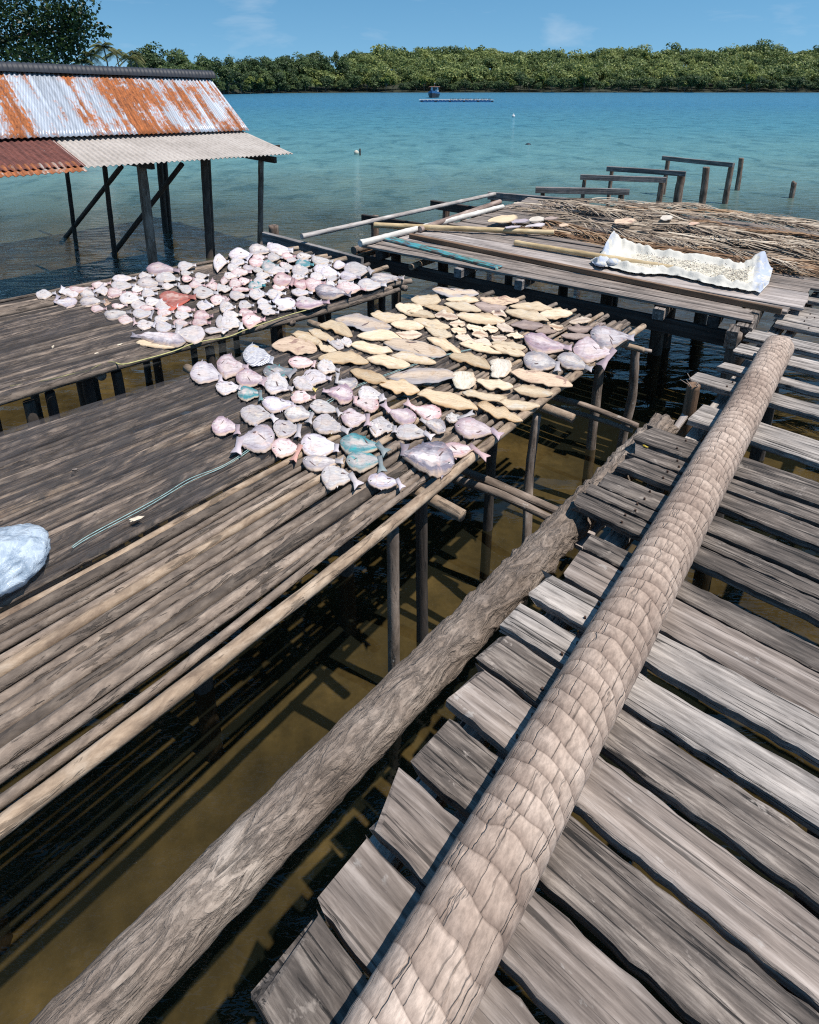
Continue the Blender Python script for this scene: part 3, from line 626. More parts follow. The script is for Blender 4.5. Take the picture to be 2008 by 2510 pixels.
# ------------------------------------------------------------------ shed
def corr(name, o0, o1, s0, s1, mat, parent, pitch=.076, amp=.011, nsl=10, th=.006, sag=0.0):
    """corrugated sheet: o0->o1 lower edge, s0->s1 upper edge; waves run up the slope"""
    n = int((o1 - o0).length / pitch) * 6; v = []; f = []
    nrm = (o1 - o0).cross(s0 - o0).normalized()
    if nrm.z < 0: nrm = -nrm
    for lay in (0, 1):
        for j in range(nsl + 1):
            t = j / nsl
            for i in range(n + 1):
                s = i / n; p = lerp(lerp(o0, o1, s), lerp(s0, s1, s), t)
                v.append(p + nrm * (amp * math.sin(i / 6 * 2 * math.pi) - lay * th + .004 * mnoise.noise(Vector((s * 9, t * 3, 1)))))
    W = n + 1; K = (nsl + 1) * W
    for j in range(nsl):
        for i in range(n):
            a = j * W + i; f.append((a, a + 1, a + W + 1, a + W)); f.append((K + a + W, K + a + W + 1, K + a + 1, K + a))
    for i in range(n):
        f.append((i + 1, i, K + i, K + i + 1)); a = nsl * W + i; f.append((a, a + 1, K + a + 1, K + a))
    for j in range(nsl):
        a = j * W; f.append((a, a + W, K + a + W, K + a)); a = j * W + n; f.append((a + W, a, K + a, K + a + W))
    M_ = frame(o0, o1, nrm); Mi = M_.inverted()
    return link(name, mesh(name, [Mi @ q for q in v], f, True), mat, parent, M_)
def rustmat(name, amount, base, rust, dark):
    m, nt, b, out = newmat(name)
    v = coords(nt, (9, .55, 1), False); n1 = noise(nt, v, 1.0, 7, .62, .15)          # long runs down the slope
    v2 = coords(nt, (2.0, 1.7, 1), False); n2 = noise(nt, v2, 1.0, 3, .5)               # patches
    v3 = coords(nt, (26, 13, 5), False); n3 = noise(nt, v3, 1.0, 5, .7)
    tcp = nt.nodes.new('ShaderNodeTexCoord'); sxp = nt.nodes.new('ShaderNodeSeparateXYZ'); L(nt, tcp.outputs['Object'], sxp.inputs[0]); wn = nt.nodes.new('ShaderNodeTexWhiteNoise'); wn.noise_dimensions = '1D'
    L(nt, mth(nt, 'FLOOR', mth(nt, 'DIVIDE', sxp.outputs[0], .68)), wn.inputs['W'])
    s = mth(nt, 'ADD', mth(nt, 'ADD', mth(nt, 'MULTIPLY', n1, .75), mth(nt, 'MULTIPLY', n2, .55)), mth(nt, 'MULTIPLY', n3, .5))
    s = mth(nt, 'ADD', s, mth(nt, 'MULTIPLY', mth(nt, 'SUBTRACT', wn.outputs[0], .5), .2))
    k = ramp(nt, s, [(amount - .03, (0, 0, 0)), (amount + .09, (1, 1, 1))])
    cb = ramp(nt, noise(nt, coords(nt, (13.2, .3, 1), False), 1.0, 4, .6), [(.35, tuple(x * .62 for x in base)), (.5, base), (.65, tuple(min(.8, x * 1.35) for x in base))])
    cr = ramp(nt, n3, [(.3, dark), (.48, rust), (.7, tuple(min(1, x * 1.5) for x in rust))])
    n6 = noise(nt, coords(nt, (34, 1.1, 1), False), 1.0, 5, .65, .2); cr = mixc(nt, .85, cr, ramp(nt, n6, [(.34, (.42, .36, .34)), (.5, (.95, .93, .9)), (.66, (1.35, 1.25, 1.15))]), 'MULTIPLY')
    c = mixc(nt, k, cb, cr); L(nt, c, b.inputs['Base Color'])
    mt = mth(nt, 'MULTIPLY', mth(nt, 'SUBTRACT', 1.0, k), .25); L(nt, mt, b.inputs['Metallic'])
    L(nt, ramp(nt, k, [(0, (.42,) * 3), (1, (.9,) * 3)]), b.inputs['Roughness']); bump(nt, b, n3, .15, .004)
    return m
M['tin_rusty'] = rustmat('tin_rusty', .89, (.42, .455, .51), (.30, .10, .032), (.11, .035, .02))
M['tin_maroon'] = rustmat('tin_maroon', .66, (.42, .42, .45), (.13, .045, .035), (.08, .026, .02))
M['tin_orange'] = rustmat('tin_orange', .86, (.42, .36, .32), (.30, .105, .04), (.13, .04, .025))
m, nt, b, out = newmat('fibre_sheet')
n1 = noise(nt, coords(nt, (1.2, .8, 1), False), 1.0, 5, .6); n2 = noise(nt, coords(nt, (30, 12, 8), False), 1.0, 5, .7)
c = ramp(nt, n1, [(.3, (.32, .285, .255)), (.5, (.43, .385, .35)), (.7, (.5, .455, .415))]); c = mixc(nt, .6, c, ramp(nt, n2, [(.3, (.6, .58, .56)), (.55, (1.05, 1.05, 1.05))]), 'MULTIPLY')
L(nt, c, b.inputs['Base Color']); b.inputs['Roughness'].default_value = .9; bump(nt, b, n2, .2, .004); M['fibre'] = m
M['ridge'] = plain('ridge', (.022, .025, .034), .6, .3, 14)

SH = empty('boat_shed', Vector((-4.6, 10.3, 0)), 'open shed on posts over the water with a rusty corrugated roof', 'shed')
Bc = dp(617, 323, 1.65); Ac = onplane(176 / .859, 352 / .859, (Bc.x, Bc.y), E1)
Uc = onplane(517 / .859, 274 / .859, (Bc.x, Bc.y), E2)                     # upper right corner of the lower roof
Ul = onplane(60 / .859, 289 / .859, (Uc.x, Uc.y), E1); 
Rc = onplane(436 / .859, 160 / .859, (Uc.x, Uc.y), E2); Rl = onplane(60 / .859, 146 / .859, (Rc.x, Rc.y), E1)
eL = (Uc - Ul); rL = (Rc - Rl)
Ull = Ul - eL * .75; Rll = Rl - rL * .75
eave = (Bc - Ac); Al = Ac - eave * 1.2
Um = lerp(Ul, Uc, .0) ; top_in = UPV * -.05
# lower roof starts where the maroon sheets end
tl = onplane(107 / .859, 291 / .859, (Uc.x, Uc.y), E1)
lo1 = (Uc + top_in * .7 - Bc); lo0 = (tl + top_in * .7 - Ac)
corr('lower_roof', Ac, Bc, Ac + lo0 * 1.3, Bc + lo1 * 1.3, M['fibre'], SH, amp=.013)
corr('main_roof', Ull + E2 * .06, Uc + E2 * .06 + E1 * .04, Rll, Rc + E1 * .03, M['tin_rusty'], SH)
back = -E2 * 1.25 - UPV * .95
corr('rear_roof', Rc + back, Rll + back, Rc, Rll, M['tin_rusty'], SH, nsl=4)
# maroon rusted sheets on the left of the lower roof
ml = Ac - eave.normalized() * 2.6
corr('maroon_sheet', ml + UPV * .02, Ac + eave.normalized() * .03 + UPV * .02, ml + lo0 * 1.25 + UPV * .02, Ac + eave.normalized() * .03 + lo0 * 1.25 + UPV * .02, M['tin_maroon'], SH)
corr('rusty_edge', ml + UPV * .0 + E2 * .10 - UPV * .035, Ac + E2 * .1 - UPV * .035, ml - E2 * .16 + UPV * .062, Ac - E2 * .16 + UPV * .062, M['tin_orange'], SH, nsl=3)
# ridge cap: corrugated half-round dark tiles
v = []; f = []; nn_ = 260
for i in range(nn_ + 1):
    s = i / nn_; p = lerp(Rll - E1 * .02, Rc + E1 * .1, s)
    k = 1 + .16 * abs(math.sin(i * .95))
    for j in range(9):
        a = math.pi * (j / 8) * 1.1 - .05 * math.pi; v.append(p + E2 * math.cos(a) * .115 * k + UPV * (math.sin(a) * .105 * k - .02))
for i in range(nn_):
    for j in range(8): a = i * 9 + j; f.append((a, a + 1, a + 10, a + 9))
f.append(tuple(nn_ * 9 + j for j in range(9)))
obj('ridge_cap', v, f, M['ridge'], SH, smooth=True, origin=Rc)
# gable triangle posts, beams, posts
P3 = (-3.95, 8.77)
def shpost(bx, by, tx, ty, zb, A, d, r, mat='pole_dark', square=False):
    b_ = onplane(bx / .859, by / .859, A, d); t_ = onplane(tx / .859, ty / .859, A, d)
    dirv = (t_ - b_).normalized(); b_ = b_ + dirv * ((zb - b_.z) / dirv.z); t_ = t_ + dirv * .2
    if square: return board('post', b_, t_, r * 2, r * 1.7, M['leg'], SH, upv=E2)
    return pole('post', [b_, (b_ + t_) / 2, t_], [r * 1.05, r, r * .97], M[mat], SH, ns=12, rough=.08)
shpost(326, 556, 301, 350, -.8, P3, E1, .056, square=True)
shpost(441, 530, 430, 341, -.8, P3, E1, .058); shpost(447, 530, 438, 341, -.8, (P3[0] - .08, P3[1] + .06), E1, .045)
shpost(548, 515, 550, 330, -.8, P3, E1, .048, 'leg')
for (bx, by, tx, ty, r) in ((242, 540, 220, 348, .038), (159, 505, 140, 354, .036)): shpost(bx, by, tx, ty, -.8, P3, E2, r)
p4 = dp(349, 487, 0); shpost(349, 487, 336, 345, -.8, (p4.x, p4.y), E1, .055); shpost(357, 482, 347, 345, -.8, (p4.x - .05, p4.y + .08), E1, .05)
for (bx, by, tx, ty) in ((228, 548, 385, 343), (138, 500, 256, 350)):
    b_ = onplane(bx / .859, by / .859, (P3[0] - .07, P3[1] + .1), E2); t_ = onplane(tx / .859, ty / .859, (P3[0] - .07, P3[1] + .1), E1 if tx > 300 else E2)
    d_ = (t_ - b_).normalized(); pole('brace', [b_ - d_ * .3, t_ - d_ * .02], [.042, .04], M['pole_dark'], SH, ns=10)
bt = onplane(548 / .859, 332 / .859, P3, E1)
pp3 = onplane(301 / .859, 352 / .859, P3, E1); dd = (bt - pp3).normalized()
board('eave_beam', pp3 - dd * 3.0 + UPV * .19, bt + dd * .42 + UPV * .2, .06, .11, M['beam_dark'], SH)
board('eave_beam', pp3 + E2 * .3 + UPV * .09, pp3 - E2 * 3.6 + UPV * .15, .06, .1, M['beam_dark'], SH)
board('eave_beam', bt + E2 * .42 + UPV * .04, bt - E2 * 3.6 + UPV * .15, .06, .1, M['beam_dark'], SH)
for k in range(4):
    u_ = k / 3; a = lerp(Ull, Uc, .35 + .6 * u_); board('rafter', a + top_in - UPV * .04 - E2 * .05, lerp(Rll, Rc, .35 + .6 * u_) - UPV * .06, .05, .09, M['beam_dark'], SH)
# ------------------------------------------------------------------ fish laid out to dry
# tile; head x y, tail x y, width, colour code [, tail-fin tip x y]   (outlines traced from the photograph, then laid on the rack)
FA = {'j': """88 470 355 505 150 L 350 555;315 380 590 420 150 Q;535 300 790 350 140 S 770 400;305 575 520 585 90 W 500 620
475 490 725 525 130 Q 690 580;490 640 690 640 100 B 690 715;705 450 980 450 105 T 910 510;920 370 1150 380 80 P 1130 430
720 540 965 610 160 W;1050 480 1290 520 120 L;1165 400 1360 450 100 W;1510 545 1325 540 85 G 1340 470;960 530 1140 610 95 W 1160 625
940 670 1155 680 90 P;1470 670 1210 620 130 Q;1515 620 1700 680 100 W 1710 720;1690 740 1480 720 110 P 1490 670;695 700 965 735 110 L 975 770
1100 740 1340 790 90 W 1365 835;885 800 1125 830 110 G 1090 905;515 790 790 840 125 W 820 885;1365 830 1600 840 120 Q 1590 930
270 910 500 930 125 Q 490 1000;790 920 1020 930 125 W 1000 1030;1125 890 1390 950 130 W 1440 975;805 990 500 1050 190 L 480 1165
1605 910 1800 930 115 W;775 1090 1020 1110 130 P 960 1230;1025 1050 1340 1090 165 L 1325 1150;1040 1210 1390 1220 110 G
1180 60 1465 150 100 Y;1090 100 1310 180 75 C;945 140 1210 225 85 C;1165 225 1330 280 60 C;1390 250 1265 205 60 W 1252 192;1460 215 1330 190 60 W
780 230 1165 260 150 X;1175 340 1600 370 110 Y""",
'k': """205 570 560 630 85 C;340 690 710 740 105 C;545 665 930 720 85 C;260 490 640 520 95 C;75 360 550 420 130 Z;375 310 680 340 90 C;585 240 820 270 95 C
660 305 920 330 70 C;715 185 970 200 100 C;895 105 1290 140 80 Z;1010 185 1290 200 60 C;830 245 1080 295 55 Y;995 225 1310 285 75 C;910 325 1115 340 70 K
1095 320 1510 375 90 C;1255 230 1525 250 95 D;1300 180 1630 195 75 X;545 390 825 415 90 C;735 360 1045 420 80 C;825 410 1065 500 85 C;585 470 810 485 72 K
850 510 1140 640 80 C;485 550 1015 645 130 Z;1040 390 1175 400 60 K;1055 440 1185 460 62 K;1185 410 1330 440 58 K;1320 430 1455 440 60 K;1440 405 1585 460 68 K
1230 480 1370 495 72 K;1090 500 1260 560 68 K;1240 540 1400 570 68 K;1395 505 1530 515 62 K;1525 490 1670 500 45 K;1385 310 1525 330 55 K;1395 555 1690 590 75 C
1125 560 1500 640 75 C;1380 590 1690 670 80 C;1040 660 1395 770 100 Y;1465 690 1465 850 130 F;1160 795 1150 945 150 F;200 790 515 890 110 Y;445 910 790 960 125 Y
525 845 1110 835 135 Z;1270 870 1580 930 90 C;770 990 1280 1120 130 Y;1150 970 1530 1030 80 C;1275 1090 1660 1220 92 Y
270 970 480 1010 110 W 490 1055;765 1190 520 1130 115 Q 478 1072;975 1165 735 1110 115 P 668 1060;370 1240 585 1280 115 W 575 1330;585 1320 850 1330 115 W 905 1372
1010 1300 830 1230 95 G 795 1205;1010 1195 1140 1192 70 G 1250 1152;1085 1250 1420 1310 140 Q 1482 1365""",
'o': """460 530 800 570 150 B 860 645;510 690 810 690 130 B 820 805;300 810 570 830 155 W 625 925;695 860 960 870 110 L 992 942;1430 725 990 640 235 V 1010 555
1300 590 1600 590 110 P 1715 690""",
'l': """0 240 370 270 70 C;-37 285 330 365 85 C;245 320 530 310 90 C;500 380 690 360 55 K;0 410 300 420 80 D;215 460 395 460 66 D;325 395 455 435 48 K
485 430 710 430 62 D;430 490 690 490 58 D;720 410 810 395 28 D;120 500 480 600 125 Q 528 605;115 690 410 740 140 G 400 810;400 680 700 790 115 G
530 610 870 650 160 Q 760 775;680 470 1055 520 170 V;0 800 530 920 115 X;25 950 365 980 90 C;-110 1060 255 1090 85 C"""}
FB = {'i': """95 285 270 275 60 W;460 280 300 265 65 W 330 222;450 340 255 345 70 L 290 295;370 235 590 235 42 P;470 270 620 300 75 G;465 350 690 350 72 G;665 350 735 360 40 O
565 200 735 190 45 P;710 250 600 255 55 W 680 205;700 265 860 270 70 P;700 295 820 290 35 P;740 150 950 150 50 W;730 200 950 210 65 W;800 320 1010 320 85 W;850 275 990 280 35 P
905 245 1030 240 45 W;735 375 875 380 40 P;560 410 700 410 50 P;670 450 910 435 70 G;790 490 930 500 65 P 942 550;910 440 1090 440 62 W 1060 500;945 540 1110 530 65 W 1085 570
900 370 1055 370 60 W;990 285 1130 280 60 W;1020 335 1170 335 60 W;1105 380 1305 385 70 W;970 400 1130 410 40 P;1030 70 1320 85 85 Q;965 130 1100 125 52 W;950 190 1180 200 75 G
1105 150 1320 160 80 W;1045 240 1180 235 30 G;1160 205 1290 205 40 W;1140 300 1455 310 112 R;1295 40 1455 40 65 W;1320 100 1430 100 40 W;1330 150 1440 150 52 P
1415 245 1300 215 60 W 1310 190;1390 210 1530 210 45 P;1640 215 1545 210 55 P 1606 160;1420 170 1560 170 42 W;1440 120 1565 125 48 W;1425 265 1645 275 75 W;1620 230 1730 230 45 W
1455 370 1590 380 60 W 1520 340;1570 325 1730 330 68 P;1650 385 1740 390 75 W;1120 440 1270 435 55 P;1270 455 1425 465 70 W;1290 410 1445 420 48 P;1430 470 1600 470 75 P
1095 490 1250 490 60 W;1255 520 1415 530 55 P;1415 525 1580 530 65 P;1105 560 1280 560 80 W;1530 620 1285 615 120 W 1312 545;1520 590 1725 590 42 W;1615 510 1740 520 80 W;1680 450 1740 470 60 W
1365 690 960 645 90 V 903 632;945 690 1270 730 80 C""",
'f': """-60 690 75 700 105 W;70 640 265 640 80 L 215 690;240 590 455 610 78 G;395 560 470 560 40 L;390 575 620 600 65 L;455 600 620 615 60 W;395 655 530 665 60 W;270 660 400 655 60 P;515 645 640 655 52 P
640 650 800 650 50 G;770 670 960 700 58 W;560 685 670 685 38 W;665 680 770 690 30 W;240 695 405 700 65 P;345 720 500 735 85 B;635 715 795 725 62 B;85 700 235 705 58 W;60 745 180 750 52 W
190 740 310 750 42 L;500 715 580 715 35 P;515 740 640 745 48 W;800 715 945 730 55 W;955 735 1080 725 58 L;1045 750 1260 760 110 W 1290 800;90 790 270 785 58 P;275 765 385 765 35 W
385 775 590 780 58 W;605 770 780 775 88 W;785 755 960 780 65 L;840 780 1000 800 75 L 1020 820;605 825 740 825 45 W;760 820 880 820 68 W 880 855;900 840 1010 835 55 W;1010 810 1190 835 65 L
1290 810 1560 840 60 G;1270 840 1500 850 58 G;300 810 450 815 45 W;30 820 170 820 45 W;0 860 80 860 48 P;155 850 270 860 45 P;280 855 420 865 58 W;445 850 620 855 92 P 590 910
715 870 895 880 85 P;735 890 625 890 75 P 645 850;75 890 200 890 72 P;235 905 385 900 58 B;100 935 280 935 38 P;0 920 110 920 45 W;440 905 580 920 48 P;895 900 985 895 68 W
990 870 1130 880 50 W;980 910 1235 930 88 P;1160 885 1410 895 80 W;800 930 1110 980 92 V;600 950 785 965 48 W;75 980 245 990 60 W;240 970 410 975 75 W;395 960 560 970 68 W
640 1050 450 1030 85 L 500 990;640 1020 860 1040 58 W;630 1060 930 1040 68 Q;0 1020 85 1020 58 P;0 1080 135 1085 68 W;310 1040 430 1040 48 W;155 1070 290 1070 62 W;315 1085 475 1080 48 W
480 1090 640 1095 38 W;350 1125 500 1130 48 W;160 1120 310 1125 58 P;180 1190 385 1190 88 P;25 1140 185 1150 58 W;0 1210 180 1230 108 W 180 1280;0 1270 75 1280 42 W"""}

def fishmat(name, flesh, skin, alt, rough=.55, spec=.35, cover=.5, head=None, rim=(.5, .36, .25), fil=False, sc=14, cav=(.62, .5, .44), alt2=(.42, .36, .36)):
    """flesh in the middle, skin towards the edge and head, blotches of alt; fibres follow the body"""
    m, nt, b, out = newmat(name)
    v = coords(nt); n1 = noise(nt, v, sc, 5, .65, .6)
    at = nt.nodes.new('ShaderNodeAttribute'); at.attribute_name = 'st'; sx = nt.nodes.new('ShaderNodeSeparateXYZ'); L(nt, at.outputs['Vector'], sx.inputs[0]); S, T, Z = sx.outputs
    oi = nt.nodes.new('ShaderNodeObjectInfo'); rr = oi.outputs['Random']
    ab = mth(nt, 'ABSOLUTE', T)
    k = mth(nt, 'ADD', mth(nt, 'MULTIPLY', ab, .55), mth(nt, 'MULTIPLY', n1, .95)); k = mth(nt, 'ADD', k, mth(nt, 'MULTIPLY', mth(nt, 'SUBTRACT', rr, .5), .35))
    kk = ramp(nt, k, [(cover + .18, (0, 0, 0)), (cover + .5, (1, 1, 1))])
    c = mixc(nt, kk, flesh, skin)
    c = mixc(nt, mth(nt, 'MULTIPLY', mth(nt, 'FRACT', mth(nt, 'MULTIPLY', rr, 7.31)), .45), c, alt2)
    n2 = noise(nt, v, sc * 1.7, 3, .6, .8); c = mixc(nt, mth(nt, 'MULTIPLY', ramp(nt, n2, [(.56, (0, 0, 0)), (.66, (1, 1, 1))]), .75), c, alt)
    cv = nt.nodes.new('ShaderNodeCombineXYZ'); L(nt, mth(nt, 'MULTIPLY', S, 4.0 if fil else 3.5), cv.inputs[0]); L(nt, mth(nt, 'MULTIPLY', T, 12.0 if fil else 7.0), cv.inputs[1]); L(nt, mth(nt, 'MULTIPLY', rr, 50.0), cv.inputs[2])
    fb_ = noise(nt, cv.outputs[0], 1.0, 6, .7, .5); c = mixc(nt, .8, c, ramp(nt, fb_, [(.34, (.46, .41, .41) if not fil else (.52, .45, .38)), (.46, (.9, .89, .88)), (.62, (1.1, 1.1, 1.1))]), 'MULTIPLY')
    if head:
        hs_ = mth(nt, 'ADD', S, mth(nt, 'MULTIPLY', mth(nt, 'SUBTRACT', n2, .5), .3)); hd_ = ramp(nt, hs_, [(.1, (1, 1, 1)), (.27, (0, 0, 0))]); c = mixc(nt, mth(nt, 'MULTIPLY', hd_, .55), c, head)
        gl_ = ramp(nt, mth(nt, 'ADD', S, mth(nt, 'MULTIPLY', mth(nt, 'MULTIPLY', T, T), .12)), [(.26, (0, 0, 0)), (.285, (1, 1, 1)), (.31, (0, 0, 0))]); c = mixc(nt, mth(nt, 'MULTIPLY', gl_, .4), c, (.34, .24, .24))
        cvt = mth(nt, 'ADD', mth(nt, 'MULTIPLY', mth(nt, 'POWER', mth(nt, 'ABSOLUTE', mth(nt, 'SUBTRACT', S, .42)), 2.0), 16.0), mth(nt, 'MULTIPLY', mth(nt, 'POWER', mth(nt, 'ABSOLUTE', mth(nt, 'ADD', T, mth(nt, 'MULTIPLY', mth(nt, 'SUBTRACT', rr, .5), .6))), 2.0), 7.0)); cvt = mth(nt, 'ADD', cvt, mth(nt, 'MULTIPLY', mth(nt, 'SUBTRACT', n1, .5), 2.2))
        c = mixc(nt, mth(nt, 'MULTIPLY', ramp(nt, cvt, [(.35, (1, 1, 1)), (.75, (0, 0, 0))]), .4), c, cav)
    rm = ramp(nt, mth(nt, 'ADD', Z, mth(nt, 'MULTIPLY', mth(nt, 'SUBTRACT', n2, .5), .5)), [(.72, (0, 0, 0)), (.95, (1, 1, 1))]); c = mixc(nt, mth(nt, 'MULTIPLY', rm, .7), c, rim)
    tone = mth(nt, 'MULTIPLY_ADD', mth(nt, 'FRACT', mth(nt, 'MULTIPLY', rr, 13.7)), .34); nt.nodes[-1].inputs[2].default_value = .9
    hs = N(nt, 'HueSaturation'); L(nt, tone, hs.inputs['Value']); L(nt, c, hs.inputs['Color'])
    L(nt, hs.outputs[0], b.inputs['Base Color']); b.inputs['Roughness'].default_value = rough; b.inputs['Specular IOR Level'].default_value = spec
    bump(nt, b, mth(nt, 'ADD', mth(nt, 'MULTIPLY', n1, .5), fb_), .7, .006)
    return m
WH = (.54, .51, .50)
FM = {
 'W': fishmat('fish_white', WH, (.52, .49, .53), (.70, .60, .50), cover=.62, head=(.5, .44, .46)),
 'L': fishmat('fish_lilac', (.70, .66, .68), (.40, .36, .43), (.66, .50, .46), cover=.5, head=(.42, .34, .38)),
 'Q': fishmat('fish_mauve', (.68, .58, .58), (.32, .22, .27), (.50, .32, .33), cover=.42, head=(.30, .19, .23)),
 'P': fishmat('fish_pink', (.72, .62, .60), (.48, .29, .30), (.56, .30, .29), cover=.48, head=(.46, .24, .24)),
 'G': fishmat('fish_grey', (.62, .58, .55), (.27, .25, .27), (.56, .45, .34), cover=.45, head=(.26, .23, .25)),
 'V': fishmat('fish_dark_grey', (.64, .59, .60), (.15, .14, .18), (.48, .33, .32), cover=.40, head=(.15, .13, .17), sc=10),
 'B': fishmat('fish_teal', (.42, .40, .39), (.03, .20, .23), (.03, .30, .31), cover=.36, head=(.12, .17, .18), rim=(.56, .36, .24)),
 'T': fishmat('fish_grey_teal', (.30, .29, .30), (.14, .16, .18), (.03, .36, .32), cover=.4, head=(.2, .18, .19)),
 'R': fishmat('fish_red', (.46, .26, .21), (.30, .075, .05), (.50, .10, .06), cover=.36, head=(.35, .12, .09), rim=(.5, .1, .06)),
 'O': fishmat('fish_orange', (.52, .36, .26), (.42, .17, .09), (.5, .2, .1), cover=.5),
 'C': fishmat('fillet_cream', (.62, .51, .37), (.42, .31, .205), (.59, .53, .45), rough=.7, spec=.2, cover=.62, fil=True, sc=9, rim=(.42, .29, .18), alt2=(.6, .45, .29)),
 'Y': fishmat('fillet_yellow', (.56, .44, .30), (.38, .26, .155), (.55, .46, .35), rough=.65, spec=.25, cover=.58, fil=True, sc=9, rim=(.45, .27, .13), alt2=(.55, .38, .22)),
 'Z': fishmat('fillet_grey_skin', (.6, .47, .345), (.36, .32, .305), (.45, .31, .2), rough=.7, spec=.2, cover=.55, fil=True, sc=9, rim=(.36, .34, .35)),
 'K': fishmat('piece_brown_heart', (.40, .24, .14), (.74, .60, .44), (.62, .47, .32), rough=.75, spec=.2, cover=.22, fil=True, sc=18),
 'D': fishmat('piece_brown', (.36, .27, .22), (.19, .135, .115), (.28, .2, .17), rough=.85, spec=.1, cover=.4, fil=True, sc=12, rim=(.16, .11, .09)),
 'X': fishmat('fillet_brown_flesh', (.66, .48, .32), (.60, .42, .27), (.25, .14, .12), rough=.65, spec=.25, cover=.5, fil=True, sc=8),
 'F': fishmat('fillet_pale', (.64, .575, .46), (.5, .44, .33), (.62, .58, .5), rough=.75, spec=.2, cover=.65, fil=True, sc=10),
}
m, nt, b, out = newmat('fish_striped'); v = coords(nt); wv = N(nt, 'TexWave', Scale=24, Distortion=2.5, Detail=2); wv.bands_direction = 'Y'; L(nt, v, wv.inputs['Vector'])
c = ramp(nt, wv.outputs['Fac'], [(.35, (.2, .2, .28)), (.55, (.72, .69, .66))]); n3 = noise(nt, v, 8, 3); c = mixc(nt, ramp(nt, n3, [(.6, (0, 0, 0)), (.68, (1, 1, 1))]), c, (.6, .42, .16))
L(nt, c, b.inputs['Base Color']); b.inputs['Roughness'].default_value = .55; FM['S'] = m
FM['gash'] = plain('fish_cut', (.14, .09, .085), .6, .4, 30); FM['eye'] = plain('fish_eye', (.04, .035, .035), .25, .2, 30); FM['eye_ring'] = plain('eye_ring', (.6, .55, .5), .4, .2, 30)
FM['fin_y'] = fishmat('fin_yellow', (.62, .46, .14), (.5, .34, .06), (.6, .5, .3))
FM['fin_r'] = fishmat('fin_red', (.6, .32, .26), (.5, .15, .1), (.6, .25, .2))
FILLET = 'CYZKDXF'
def prof(kind, s, rd):
    if kind in 'F': return max(.05, min(1, (s * (1 - s) * 4) ** .28)) * (1 - .2 * s)
    if kind in FILLET: return max(.04, min(1, ((s ** .8) * ((1 - s) ** .75)) * 1.76)) ** .86
    h = min(1, s / .40); b_ = math.sin(h * math.pi / 2) ** .5
    t = max(0, (s - .36) / .64); return max(.03, b_ * (1 - .87 * t ** 1.45))
fish_log = []
